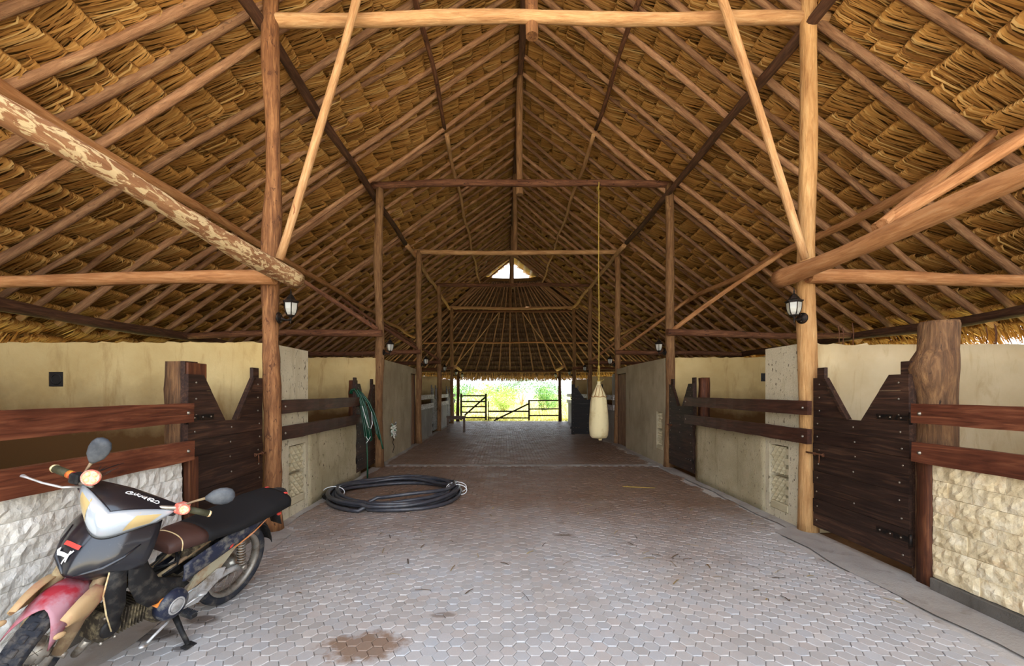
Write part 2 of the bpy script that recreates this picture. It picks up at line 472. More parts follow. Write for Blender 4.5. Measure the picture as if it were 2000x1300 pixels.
# ------------------------------------------------------------------ layout constants
XC = 0.33                        # centre line of the barn
BENT0 = 0.72; PITCH = 3.99
def bent(i): return BENT0 + PITCH*i
RIDGE = 8.36; SL = 0.80          # lath plane: z = RIDGE - SL*|x-XC|
XL, XR = -2.65, 3.37             # aisle faces of the stall fronts
YN, YF = 0.4, 20.9              # near and far end of the long roof slopes
EAVE = {-1: 7.72, 1: 7.40}
CO = 1/math.sqrt(1+SL*SL); SI = SL*CO
def lath_z(d): return RIDGE - SL*d

def vgrid(nu, nv):
    i = np.arange(nu-1)[:, None]*nv + np.arange(nv-1)[None, :]
    i = i.ravel()
    return np.stack([i, i+1, i+nv+1, i+nv], 1)

# ------------------------------------------------------------------ ground outside and floor
def ground():
    m = NT('field_ground')
    v = m.coord((1,1,1), src='World')
    n = m.noise(v, 0.35, 6, 0.6)
    col = m.ramp(n, [(0.3, lin(140,146,84)), (0.5, lin(164,162,104)), (0.7, lin(186,178,130))])
    sep = m.new('ShaderNodeSeparateXYZ'); m.lk(v, sep.inputs[0])
    far = m.new('ShaderNodeMapRange'); far.inputs['From Min'].default_value = 22.4; far.inputs['From Max'].default_value = 23.2
    m.lk(sep.outputs['Y'], far.inputs[0]); far.inputs['From Min'].default_value = 0.0; far.inputs['From Max'].default_value = 2.5
    yard = m.ramp(m.noise(v, 0.8, 5), [(0.3, lin(206,192,164)), (0.7, lin(226,214,190))])
    col = m.mix(far.outputs[0], yard, col)
    m.bump(m.noise(v, 6, 5), 0.4, 0.03)
    me = MB().add([(-150,-60,-0.10),(150,-60,-0.10),(150,300,-0.10),(-150,300,-0.10)], [(0,1,2,3)]).mesh('ground', m.done(col, 0.95, 0, 0.1))
    o = link('ground', me); tag(o, 'pale dry grass and soil of the field outside the barn', 'ground', kind='structure')
ground()

FLOOR_X0, FLOOR_X1 = -2.60, 3.30
floor = MB().box((-2.72, 0.2, -0.09), (3.45, 22.4, -0.012)).build('floor', W['joint'])
tag(floor, 'grey hexagonal paving of the long central aisle', 'floor', kind='structure')
def hex_tpl(s, h=0.0):
    ang = [PI/3*k for k in range(6)]
    o = [(s*math.cos(a), s*math.sin(a)) for a in ang]
    k = (s-0.0042)/s
    top = [(x*k, y*k, 0.0) for (x, y) in o]; low = [(x*1.0, y*1.0, -0.004) for (x, y) in o]; bot = [(x*1.0, y*1.0, -0.02) for (x, y) in o]
    v = top+low+bot
    f = [(0,1,2,3), (0,3,4,5)] + [(i, i+6, (i+1)%6+6, (i+1)%6) for i in range(6)] + [(i+6, i+12, (i+1)%6+12, (i+1)%6+6) for i in range(6)]
    return np.array(v), np.array(f)
def pavers():
    s = 0.0530; gap = 0.0014
    hv, hf = hex_tpl(s-gap)
    cx, cy = 1.5*s, math.sqrt(3)*s
    nx = int((FLOOR_X1-FLOOR_X0)/cx); ny = int((22.3-1.0)/cy)
    pts = []
    for i in range(nx+1):
        for j in range(ny+1):
            x = FLOOR_X0+i*cx; y = 1.0+j*cy+(cy/2 if i % 2 else 0)
            if abs(y-8.89) < 0.10: continue
            if x > (3.02 if y < 4.6 else 3.24)-0.10*(1+math.sin(y*2.3)*math.sin(y*5.1)): continue
            if x < (-2.34 if y < 4.8 else -2.55): continue
            pts.append((x, y))
    pts = np.array(pts); r = np.random.RandomState(3)
    d = pts[:, 1]
    px = 985+pts[:, 0]/d*F; py = 765+CAM_H/d*F
    vis = (px > 520) & (px < 1990) & (py < 1290)
    order = np.argsort(np.where(vis, d, 99))
    near = set(order[:300].tolist())
    variants = []
    for k in range(6):
        vv = hv.copy(); vv[:, 2] += r.normal(0, 0.0006)
        vv[:6, 2] += (vv[:6, 0]*r.normal(0, 0.02)+vv[:6, 1]*r.normal(0, 0.02))
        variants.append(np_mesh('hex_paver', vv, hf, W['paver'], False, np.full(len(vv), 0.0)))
    for q in order[:300]:
        link('hex_paver', variants[r.randint(6)], floor, (pts[q, 0], pts[q, 1], r.normal(0, 0.0012)))
    rest = np.array([q for q in range(len(pts)) if q not in near])
    n = len(rest); V = np.repeat(hv[None], n, 0)
    tilt = r.normal(0, 0.02, (n, 2))
    V[:, :6, 2] += V[:, :6, 0]*tilt[:, :1]+V[:, :6, 1]*tilt[:, 1:]
    V[:, :, 0] += pts[rest, 0][:, None]; V[:, :, 1] += pts[rest, 1][:, None]; V[:, :, 2] += r.normal(0, 0.0012, (n, 1))
    Q = hf[None]+(np.arange(n)*len(hv))[:, None, None]
    A = np.repeat(r.rand(n), len(hv))
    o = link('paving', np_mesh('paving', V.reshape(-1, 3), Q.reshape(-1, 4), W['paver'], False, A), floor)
    o['kind'] = 'stuff'
pavers()
MB().box((FLOOR_X0-0.05, 8.79, -0.03), (FLOOR_X1+0.03, 8.99, 0.002), 0.004).build('concrete_strip', W['concrete'], floor)
def edge_strip(sx):
    ys = np.linspace(0.2, 22.3, 140); rr = random.Random(2); vs = []; fs = []
    for y in ys:
        e = 0.04*(math.sin(y*3.1)+math.sin(y*7.7+1)+rr.uniform(-.7,.7))*0.4
        if sx < 0: a, c = -2.72, (-2.32 if y < 4.7 else -2.54)+e
        else: a, c = (3.00 if y < 4.7 else 3.22)+e, 3.45
        vs += [(a, y, 0.004), (c, y, 0.003)]
    for i in range(len(ys)-1): fs.append((2*i, 2*i+1, 2*i+3, 2*i+2))
    return MB().add(vs, fs).build('concrete_edge', W['concrete'], floor)
edge_strip(-1); edge_strip(1)
for sx, nm in ((-1, 'left'), (1, 'right')):
    x0, x1 = (-7.0, -2.72) if sx < 0 else (3.45, 7.7)
    o = MB().box((x0, 0.2, -0.09), (x1, 21.0, -0.02)).build('floor_'+nm, W['dirt'])
    tag(o, 'bare brown earth floor of the stalls on the %s' % nm, 'floor', kind='structure')

# ------------------------------------------------------------------ poles
def pole_mesh(name, L, r0, r1, mat, bend=0.02, wob=0.012, n=10, step=0.28, rr=None, knots=0.10, oval=1.0, flare=0.0):
    rr = rr or rng
    m = max(4, int(L/step)); vs = []; fs = []
    ph = [rr.uniform(0, 6.28) for _ in range(6)]
    for i in range(m+1):
        t = i/m; z = L*t
        bx = bend*L*0.12*(math.sin(PI*t)*math.cos(ph[0])) + wob*math.sin(z*2.1+ph[1])
        by = bend*L*0.12*(math.sin(PI*t)*math.sin(ph[0])) + wob*math.sin(z*1.7+ph[2])
        r = r0+(r1-r0)*t
        r *= 1+knots*0.5*math.sin(z*3.3+ph[3])+knots*0.4*rr.uniform(-1, 1)
        if flare: r *= 1+flare*math.exp(-z/0.15)
        for k in range(n):
            a = 2*PI*k/n
            q = r*(1+knots*0.35*math.sin(2*a+z*2+ph[4])+knots*0.25*rr.uniform(-1, 1))
            vs.append((bx+q*math.cos(a)*oval, by+q*math.sin(a)/oval, z))
    for i in range(m):
        for k in range(n):
            fs.append((i*n+k, i*n+(k+1)%n, (i+1)*n+(k+1)%n, (i+1)*n+k))
    b = MB().add(vs, fs, True)
    b.f.append(tuple(range(n-1, -1, -1))); b.sm.append(False)
    b.f.append(tuple(m*n+k for k in range(n))); b.sm.append(False)
    return b.mesh(name, mat)

def pole(name, p0, p1, r0, r1, mat, parent=None, label=None, cat=None, group=None, **kw):
    p0 = Vector(p0); p1 = Vector(p1); d = p1-p0
    o = link(name, pole_mesh(name, d.length, r0, r1, W[mat], **kw), parent)
    o.location = p0
    o.rotation_mode = 'QUATERNION'; o.rotation_quaternion = d.to_track_quat('Z', 'Y')
    if label: tag(o, label, cat, group)
    return o

# ------------------------------------------------------------------ thatched roof
ceil_b = MB()
def slab(sgn, y0, y1, d0, d1, n0=0.19, n1=0.46):
    vs = []
    for y in (y0, y1):
        for d in (d0, d1):
            for n in (n0, n1):
                vs.append((XC+sgn*(d+SI*n), y, lath_z(d)+CO*n))
    fs = [(0,1,3,2), (4,6,7,5), (0,4,5,1), (2,3,7,6), (0,2,6,4), (1,5,7,3)]
    ceil_b.add(vs, fs)
for sg in (-1, 1):
    slab(sg, YN, YF, -0.12, EAVE[sg]-0.08)
    slab(sg, YF-0.02, 22.2, -0.12, 1.30, 0.10)
def apse_pt(th, t):
    T = np.array([XC+1.45*math.sin(th), YF+0.40*math.cos(th), 7.20])
    B = np.array([XC+7.40*math.sin(th), YF+3.00*math.cos(th), 2.44])
    # slightly bell-shaped lower part
    p = T*(1-t)+B*t
    return p
def apse_frame(th, t):
    e = 1e-3
    p = apse_pt(th, t)
    ed = apse_pt(th, t+e)-p; ed /= np.linalg.norm(ed)
    ea = apse_pt(th+e, t)-apse_pt(th-e, t); ea /= np.linalg.norm(ea)
    en = np.cross(ea, ed); en /= np.linalg.norm(en)
    if en[2] < 0: en = -en
    return p, ea, ed, en
aps_v = []; NT_, NH = 10, 40
for lay in (0.20, 0.44):
    for i in range(NH+1):
        th = -PI/2+PI*i/NH
        for j in range(NT_+1):
            p, ea, ed, en = apse_frame(max(-1.56, min(1.56, th)), 0.985*j/NT_)
            aps_v.append(tuple(p+en*lay))
g = vgrid(NH+1, NT_+1)
ceil_b.add(aps_v, [tuple(q) for q in g]+[tuple(q+(NH+1)*(NT_+1)) for q in g])
ceiling = ceil_b.build('ceiling', W['thatch_back'])
tag(ceiling, 'high pitched roof of overlapping golden palm thatch on round rafters', 'roof', kind='structure')

# rafter lines: (y at the reference distance, skew per metre)
def rafter_lines():
    rr = random.Random(21)
    L = [(-0.6,.5),(0.0,.5),(0.5,.5),(1.0,.5),(1.5,.5),(2.0,.5),(2.5,.46),(3.0,.42),(3.45,.38),(3.85,.33),(4.20,.28),(4.55,.20)]
    y = 5.0
    while y < 21.4: L.append((y, 0.16+rr.uniform(-.01,.01))); y += 0.47+rr.uniform(-.03,.03)
    R = [(-0.8,.32),(-0.2,.32),(0.4,.32),(1.0,.32),(1.6,.32),(2.2,.32),(2.75,.28),(3.25,.24),(3.75,.19),(4.28,.14),(4.62,.06),(5.05,.02)]
    y = 5.5
    while y < 21.0: R.append((y, rr.uniform(-.01,.01))); y += 0.47+rr.uniform(-.03,.03)
    return {-1: (L, 3.63), 1: (R, 3.25)}
RAFT = rafter_lines()

def bundle_tpl(seed, width, ns, full, hang=0.0):
    """one folded palm leaf: local a (along the lath), d (down the slope), n (outwards)"""
    r = np.random.RandomState(seed)
    V = []; Q = []; A = []
    fan = r.normal(0, 0.08)
    for i in range(ns):
        a0 = (i+0.5)/ns*width-width/2+r.normal(0, 0.004)
        L = 0.50+r.normal(0, 0.03)
        sk = fan+r.normal(0, 0.07)+0.15*a0
        lift = 0.160+r.normal(0, 0.006)
        w = width/ns*r.uniform(1.1, 2.3)
        curl = r.normal(0, 0.010)
        tw = r.normal(0, 0.16)
        low = r.normal(0, 0.004)
        if r.rand() < 0.08: low = -0.04*r.rand()
        e = r.normal(0, 0.003)+0.012*math.sin(a0*9+fan*30)
        prof = [(0.035+e, 0.10, 0.7), (-0.010+e, 0.045, 0.9), (-0.004+e, 0.004, 1.0), (0.05, 0.006+low, 1.0), (0.16, 0.040+low, 1.0), (0.30, 0.090+low, 0.95), (L, lift, 0.6)]
        if not full: prof = [prof[0], prof[2], prof[4], prof[6]]
        b = len(V)
        for (d, n, k) in prof:
            c = a0+sk*d+curl*math.sin(d*9)
            dx = w*0.5*k
            t = tw*(0.2 if d < 0.06 else 1)
            V.append((c-dx, d, n-dx*t)); V.append((c+dx, d, n+dx*t))
        for j in range(len(prof)-1):
            Q.append((b+2*j, b+2*j+1, b+2*j+3, b+2*j+2))
        A += [min(1, max(0, r.normal(0.5, 0.25)))]*(2*len(prof))
    return np.array(V), np.array(Q), np.array(A)
BW = 0.50
TPL_N = [bundle_tpl(100+k, BW, 60, True) for k in range(10)]
TPL_M = [bundle_tpl(200+k, BW, 36, True) for k in range(10)]
TPL_F = [bundle_tpl(300+k, BW, 26, False) for k in range(8)]
def thatch():
    r = np.random.RandomState(11)
    places = []                                     # (origin, ea, ed, en, twist)
    cstep = 0.40
    for sg in (-1, 1):
        ed = np.array([sg*CO, 0, -SI]); en = np.array([sg*SI, 0, CO]); ea = np.array([0.0, 1.0, 0.0])
        lst, dref = RAFT[sg]
        for j in range(len(lst)-1):
            (ya, sa), (yb, sb) = lst[j], lst[j+1]
            ph = r.rand()
            if j % 2: ph = (ph*0.4+0.5) % 1
            else: ph = ph*0.4
            c = -ph
            while True:
                d = 0.03+max(0, c)*cstep*CO; dd = d+r.normal(0, 0.012); c += 1
                if d > EAVE[sg]-0.08: break
                y0 = ya-sa*(dd-dref); y1 = yb-sb*(dd-dref)
                if y1 < YN-0.1: continue
                if (y0+y1)/2 > (YF+0.15 if d > 1.3 else 22.1): continue
                w = max(0.12, (y1-y0+0.06)/BW)
                places.append((np.array([XC+sg*dd, (y0+y1)/2, lath_z(dd)]), ea*w, ed, en, r.normal(0, 0.04)))
        # gablet overhang
        y = lst[-1][0]
        for c in range(4):
            d = 0.03+c*cstep*CO
            for y in np.arange(20.6, 22.1, 0.45):
                places.append((np.array([XC+sg*d, y, lath_z(d)]), ea, ed, en, r.normal(0, 0.04)))
    A = places
    sc = []
    for k, (o, ea, ed, en, tw) in enumerate(A):
        px = 985+o[0]/max(o[1], .1)*F; py = 765-(o[2]-CAM_H)/max(o[1], .1)*F
        sc.append(o[1] if (-20 < px < 2020 and -20 < py < 700 and o[1] > .2) else 99+o[1])
    order = np.argsort(sc); near = set(order[:300].tolist())
    me_var = [np_mesh('palm_bundle', t[0], t[1], W['thatch'], True, t[2]) for t in TPL_N]
    for k in order[:300]:
        o, ea, ed, en, tw = A[k]
        ob = link('palm_bundle', me_var[r.randint(len(me_var))], ceiling)
        e2 = ed*math.cos(tw)+ea/np.linalg.norm(ea)*math.sin(tw)
        ob.matrix_local = Matrix(((ea[0], e2[0], en[0], o[0]), (ea[1], e2[1], en[1], o[1]), (ea[2], e2[2], en[2], o[2]), (0,0,0,1)))
    VV = []; QQ = []; AA = []; off = 0; HV = []; HQ = []; HA = []; hoff = 0
    naps = int(6.6/0.33)
    aps = []
    for c in range(naps+1):
        t = 0.01+0.97*c/naps
        th = -1.56
        while th < 1.56:
            p, ea, ed, en = apse_frame(th, t)
            rad = np.linalg.norm(apse_pt(th+0.01, t)-apse_pt(th-0.01, t))/0.02
            w = r.uniform(0.8, 1.0)
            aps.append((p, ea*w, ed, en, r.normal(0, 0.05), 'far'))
            th += w*BW*0.95/rad
    for k, it in enumerate(A+aps):
        if k < len(A) and k in near: continue
        o, ea, ed, en, tw = it[:5]
        tp = TPL_N if (o[1] < 7.5 and len(it) == 5) else (TPL_M if o[1] < 13.5 else TPL_F)
        v, q, a = tp[r.randint(len(tp))]
        e2 = ed*math.cos(tw)+ea*math.sin(tw)
        P = o[None]+v[:, :1]*ea[None]+v[:, 1:2]*e2[None]+v[:, 2:3]*en[None]
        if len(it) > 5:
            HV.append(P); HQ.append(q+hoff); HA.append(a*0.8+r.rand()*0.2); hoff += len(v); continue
        VV.append(P); QQ.append(q+off); AA.append(a*0.8+r.rand()*0.2); off += len(v)
    # eave fringe: leaf tips hanging free
    V2 = []; Q2 = []; A2 = []
    def fringe(o, ea, down, L):
        b = len(V2); w = r.uniform(0.006, 0.014); dr = r.normal(0, 0.12)
        for t, k in ((0, 1), (0.5, 1), (1, .5)):
            c = o+down*L*t+ea*dr*L*t*t+np.array([0, 0, -0.08*t*t])
            V2.append(c-ea*w*k); V2.append(c+ea*w*k)
        for j in range(2): Q2.append((b+2*j, b+2*j+1, b+2*j+3, b+2*j+2))
        A2.extend([r.rand()]*6)
    for sg in (-1, 1):
        for k in range(9000):
            y = r.uniform(YN, YF); d = EAVE[sg]-0.13+r.uniform(-0.15, 0.15)
            n = r.uniform(0.0, 0.40)
            o = np.array([XC+sg*(d+SI*n), y, lath_z(d)+CO*n])
            fringe(o, np.array([0, 1.0, 0]), np.array([sg*CO*0.7, 0, -SI]), r.uniform(0.15, 0.36))
    for k in range(8000):
        th = r.uniform(-1.5, 1.5); p, ea, ed, en = apse_frame(th, r.uniform(0.955, 1.0))
        fringe(p+en*r.uniform(0, 0.40), ea, ed*np.array([0.6, 0.6, 1.0]), r.uniform(0.15, 0.36))
    VV.append(np.array(V2)); QQ.append(np.array(Q2)+off); AA.append(np.array(A2))
    o = link('thatch', np_mesh('thatch', np.concatenate(VV), np.concatenate(QQ), W['thatch'], True, np.concatenate(AA)), ceiling)
    o['kind'] = 'stuff'
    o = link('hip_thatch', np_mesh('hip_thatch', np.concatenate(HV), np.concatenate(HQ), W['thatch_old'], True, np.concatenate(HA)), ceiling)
    o['kind'] = 'stuff'
thatch()

# rafters: round poles under the thatch, children of the roof
def rafters():
    rr = random.Random(21)
    NO = 0.055                                      # rafter axis below the lath plane
    def on(sg, d, y): return Vector((XC+sg*(d-SI*NO), y, lath_z(d)-CO*NO))
    for sg in (-1, 1):
        lst, dd = RAFT[sg]
        for (yq, s) in lst:
            s2 = s
            if yq < 1.9: continue
            ya = yq+s2*(dd-0.02); yb = yq-s2*(7.0-dd)
            if ya > 21.6: continue
            a = on(sg, 0.02, ya); b = on(sg, 7.12+rr.uniform(-.12, .12), max(yb, YN+0.05))
            r0 = rr.uniform(0.034, 0.048)
            pole('rafter', a, b, r0, r0*1.18, 'rafter', ceiling, bend=0.10, wob=0.014, n=8, step=0.42, rr=rr, knots=0.10)
    # fan of rafters over the rounded far end
    for i in range(33):
        th = -1.50+3.0*i/32
        p, ea, ed, en = apse_frame(th, 0.02); p2, _, _, e2 = apse_frame(th, 0.955)
        a = Vector(p-en*0.055); b = Vector(p2-e2*0.055)
        pole('rafter', a, b, 0.030, 0.042, 'rafter', ceiling, bend=0.05, wob=0.012, n=7, step=0.6, rr=rr)
rafters()

# ------------------------------------------------------------------ posts and roof timbers
ORD = ['outermost', 'nearest visible', 'second', 'third', 'fourth', 'fifth', 'last']
BZ = [5.78, 5.74, 5.82, 5.78, 5.78, 5.70]
def timbers():
    rr = random.Random(5)
    PXL, PXR = -2.60, 3.42
    for i in range(6):
        y = bent(i)
        for sx, px, side in ((-1, PXL, 'left'), (1, PXR, 'right')):
            mat = {(1,-1): 'post_red', (1,1): 'post_gold', (0,-1): 'post_red', (0,1): 'post_gold'}.get((i, sx), 'post_far')
            r0 = 0.100 if i < 2 else 0.096
            lab = '%s log post of the %s row, %s' % ({'post_red': 'gnarled reddish', 'post_gold': 'smooth golden', 'post_far': 'brown peeled'}[mat], side, ['out at the barn entrance', 'nearest in view, holding a lantern', 'second one along the aisle', 'third one along, past the plaster room', 'fourth one along the aisle', 'fifth one, before the rounded end'][i])
            pole('post', (px, y, 0), (px+0.02*sx*0, y, BZ[i]+(0.24 if i == 1 else 0.02)), r0, 0.080 if i < 2 else 0.082, mat, None, lab, 'post', 'log posts along the aisle', bend=0.03, wob=0.016 if sx < 0 else 0.008, n=14, step=0.16, rr=rr, knots=(0.20 if i == 1 else 0.12) if sx < 0 else 0.05, flare=0.10)
        if i == 0: continue
        mat = {1: 'pale', 2: 'beam_dark', 3: 'pale', 4: 'beam_dark', 5: 'pale'}[i]
        yb = y-0.02 if i != 1 else y+0.03
        pole('cross_beam', (PXL-0.22, yb, BZ[i]), (PXR+0.22, yb, BZ[i]+0.01), 0.072, 0.066, mat, None, 'round cross beam spanning the aisle, %s' % ['', 'pale peeled one at the top of the picture', 'dark one the punching bag hangs from', 'third from the camera', 'fourth, just under the roof opening', 'fifth, in front of the rounded end'][i], 'beam', 'cross beams over the aisle', bend=0.06, wob=0.010, n=12, rr=rr, step=0.2)
        kx = XC+(0.0 if i > 1 else 0.0)
        pole('king_post', (kx-0.02, y+0.09, BZ[i]-(0.14 if i in (1, 2, 3) else 0.1)), (kx, y+0.09, RIDGE-0.2), 0.075, 0.07, 'post_far' if i != 1 else 'post_red', None, 'upright king post from the %s cross beam up to the ridge' % ['', 'nearest pale', 'second dark', 'third', 'fourth', 'fifth'][i], 'post', 'king posts', bend=0.02, n=10, rr=rr)
        # ties from post to eave plate
        for sx, px, side in ((-1, PXL, 'left'), (1, PXR, 'right')):
            z = [0, 2.80, 2.76, 2.74, 2.72, 2.70][i]
            pole('tie_beam', (px-sx*0.10, y-0.13, z), (XC+sx*6.98, y-0.10, z-0.06), 0.074, 0.062, 'brace' if i == 1 else 'beam_dark', None, 'horizontal tie pole from the %s %s post out to the eaves' % (['', 'nearest', 'second', 'third', 'fourth', 'fifth'][i], side), 'beam', 'tie poles over the stalls', bend=0.04, n=10, rr=rr)
    # far short posts
    for px, side in ((-2.45, 'left'), (2.93, 'right')):
        pole('post', (px, 22.15, 0), (px, 22.15, 2.72), 0.09, 0.08, 'dark_pole', None, 'short dark post at the far %s corner of the field opening' % side, 'post', 'log posts along the aisle', rr=rr)
        pole('tie_beam', (px, 20.8, 2.80), (px+(0.12 if px < 0 else -0.12), 22.45, 2.72), 0.07, 0.07, 'pale', None, 'stub of pale pole lying on the far %s post' % side, 'beam', rr=rr)
    # longitudinal members
    def lon(name, d, dz, r, mat, lab, y0=YN+.05, y1=21.0, sg=-1, **kw):
        z = lath_z(d)-dz
        return pole(name, (XC+sg*d, y0, z), (XC+sg*d, y1, z), r, r*0.9, mat, None, lab, 'beam', 'roof purlins', bend=0.0, wob=0.022, rr=rr, step=0.3, n=10, **kw)
    for sg, side in ((-1, 'left'), (1, 'right')):
        lon('purlin', 3.06, 0.26, 0.066, 'dark_pole', 'dark purlin along the heads of the nearer %s posts' % side, sg=sg, y1=11.6)
        lon('purlin', 3.04, 0.26, 0.064, 'pale', 'pale purlin along the heads of the farther %s posts' % side, sg=sg, y0=11.75, y1=21.0)
        lon('purlin', 4.85 if sg < 0 else 4.97, 0.21, 0.064, 'brace', 'long purlin halfway down the %s roof slope' % side, sg=sg)
        lon('purlin', 1.53, 0.20, 0.042, 'beam_dark', 'thin dark purlin high up on the nearer %s roof slope' % side, sg=sg, y1=8.6)
        lon('purlin', 1.55, 0.20, 0.042, 'pale', 'thin pale purlin high up on the farther %s roof slope' % side, sg=sg, y0=8.75, y1=20.6)
        lon('eave_plate', 6.83, 0.23, 0.085, 'dark_pole', 'dark heavy plate under the eaves on the %s' % side, sg=sg, y1=20.9)
    pole('ridge_pole', (XC, YN+.05, RIDGE-0.17), (XC, 22.0, RIDGE-0.17), 0.06, 0.055, 'dark_pole', None, 'ridge pole along the very top of the roof', 'beam', bend=0, wob=0.015, rr=rr)
    pole('purlin', (-2.44, bent(0)-0.25, 2.90), (-2.42, bent(1)+0.16, 2.86), 0.042, 0.104, 'bark', None, 'thick log with flaking bark reaching from the left post towards the camera', 'beam', bend=0.03, wob=0.018, n=14, rr=rr, step=0.12)
    pole('purlin', (3.20, bent(0)-0.25, 2.89), (3.18, bent(1)+0.14, 2.86), 0.036, 0.102, 'pale' if False else 'brace', None, 'thick smooth log reaching from the right golden post towards the camera', 'beam', bend=0.03, wob=0.014, n=14, rr=rr, step=0.12)
    # braces
    pole('brace', (-2.43, 4.52, 2.98), (-1.34, 4.52, 6.90), 0.042, 0.046, 'pale', None, 'pale peeled brace leaning inwards from the left lantern post', 'beam', bend=0.12, rr=rr, wob=.008)
    pole('brace', (3.24, 4.52, 2.98), (1.98, 4.52, 6.95), 0.040, 0.052, 'pale', None, 'pale peeled brace leaning inwards from the right golden post', 'beam', bend=0.12, rr=rr, wob=.008)
    pole('brace', (3.22, 3.58, 2.97), (5.15, 4.45, 4.28), 0.046, 0.040, 'brace', None, 'forked brace from the right log up to the purlin, shorter limb', 'beam', rr=rr, bend=.05)
    pole('brace', (3.24, 3.66, 2.97), (5.26, 3.30, 4.30), 0.050, 0.046, 'brace', None, 'brace beside the shorter limb running up out of the picture', 'beam', rr=rr, bend=.05)
    for i, dy in ((2, -0.75), (3, -0.75), (4, -0.75)):
        pole('brace', (3.44, bent(i)-0.08, 2.80), (5.28, bent(i)+dy, 4.20), 0.046, 0.042, 'brace', None, 'slanting brace from the %s right post to the purlin' % ['', '', 'second', 'third', 'fourth'][i], 'beam', 'slanting braces of the right row', rr=rr, bend=.05)
        pole('brace', (-2.60, bent(i)-0.12, 2.82), (-4.62, bent(i)+dy, 4.20), 0.046, 0.042, 'beam_dark', None, 'slanting brace from the %s left post to the purlin' % ['', '', 'second', 'third', 'fourth'][i], 'beam', 'slanting braces of the left row', rr=rr, bend=.05)
    # rounded far end
    pole('purlin', (-2.9, 21.15, 5.62), (3.6, 21.15, 5.62), 0.06, 0.06, 'beam_dark', None, 'hip beam of the rounded end just behind the fifth cross beam', 'beam', rr=rr)
    pole('purlin', (-4.55, 22.05, 4.12), (5.2, 22.05, 4.12), 0.045, 0.04, 'brace', None, 'thin straight purlin halfway up the rounded end', 'beam', rr=rr)
    pts = []
    for i in range(25):
        th = -1.5+3.0*i/24
        p, ea, ed, en = apse_frame(th, 0.93); pts.append(Vector(p-en*0.17))
    pl = MB().tube(pts, 0.07, 9).build('eave_plate', W['dark_pole']); tag(pl, 'curved plate under the eaves of the rounded far end', 'beam')
    pole('brace', (XC-0.55, 21.2, 5.6), (-2.55, 22.2, 2.95), 0.026, 0.024, 'pale', None, 'thin pale strut slanting down to the far left corner', 'beam', rr=rr)
    pole('brace', (XC+0.55, 21.2, 5.6), (3.05, 22.2, 2.95), 0.026, 0.024, 'pale', None, 'thin pale strut slanting down to the far right corner', 'beam', rr=rr)
timbers()
# ------------------------------------------------------------------ walls
def rough_box(lo, hi, amp=0.006, step=0.12, seed=1):
    """box whose faces are subdivided and a little uneven (hand-laid plaster)"""
    lo = np.array(lo, float); hi = np.array(hi, float); r = np.random.RandomState(seed)
    b = MB(); cache = {}
    def key(p): return tuple(np.round(p, 4))
    def jit(p):
        k = key(p)
        if k not in cache: cache[k] = tuple(np.array(p)+r.normal(0, amp, 3)*np.array([1, 1, 1.0]))
        return cache[k]
    idx = {}
    def vid(p):
        k = key(p)
        if k not in idx: idx[k] = len(b.v); b.v.append(jit(p))
        return idx[k]
    for ax in range(3):
        u, w = (ax+1) % 3, (ax+2) % 3
        nu = max(1, int(round((hi[u]-lo[u])/step))); nw = max(1, int(round((hi[w]-lo[w])/step)))
        for s, val in ((-1, lo[ax]), (1, hi[ax])):
            for i in range(nu):
                for j in range(nw):
                    q = []
                    for (a, c) in ((i, j), (i+1, j), (i+1, j+1), (i, j+1)):
                        p = np.zeros(3); p[ax] = val; p[u] = lo[u]+(hi[u]-lo[u])*a/nu; p[w] = lo[w]+(hi[w]-lo[w])*c/nw
                        q.append(vid(p))
                    b.f.append(tuple(q if s > 0 else q[::-1])); b.sm.append(True)
    return b

def merge(dst, src):
    o = len(dst.v); dst.v += src.v
    for f, s in zip(src.f, src.sm): dst.f.append(tuple(i+o for i in f)); dst.sm.append(s)

def wall(name, boxes, mat, label, seed=1, amp=0.005, step=0.14):
    b = MB()
    if len(boxes) > 1:
        for lo, hi in boxes: b.box(lo, hi)
    else:
        for k, (lo, hi) in enumerate(boxes): merge(b, rough_box(lo, hi, amp, step, seed+k))
    o = b.build(name, mat); tag(o, label, 'wall', kind='structure'); return o

def flat_wall(name, boxes, mat, label, *a):
    b = MB()
    for lo, hi in boxes: b.box(lo, hi)
    o = b.build(name, mat); tag(o, label, 'wall', kind='structure'); return o

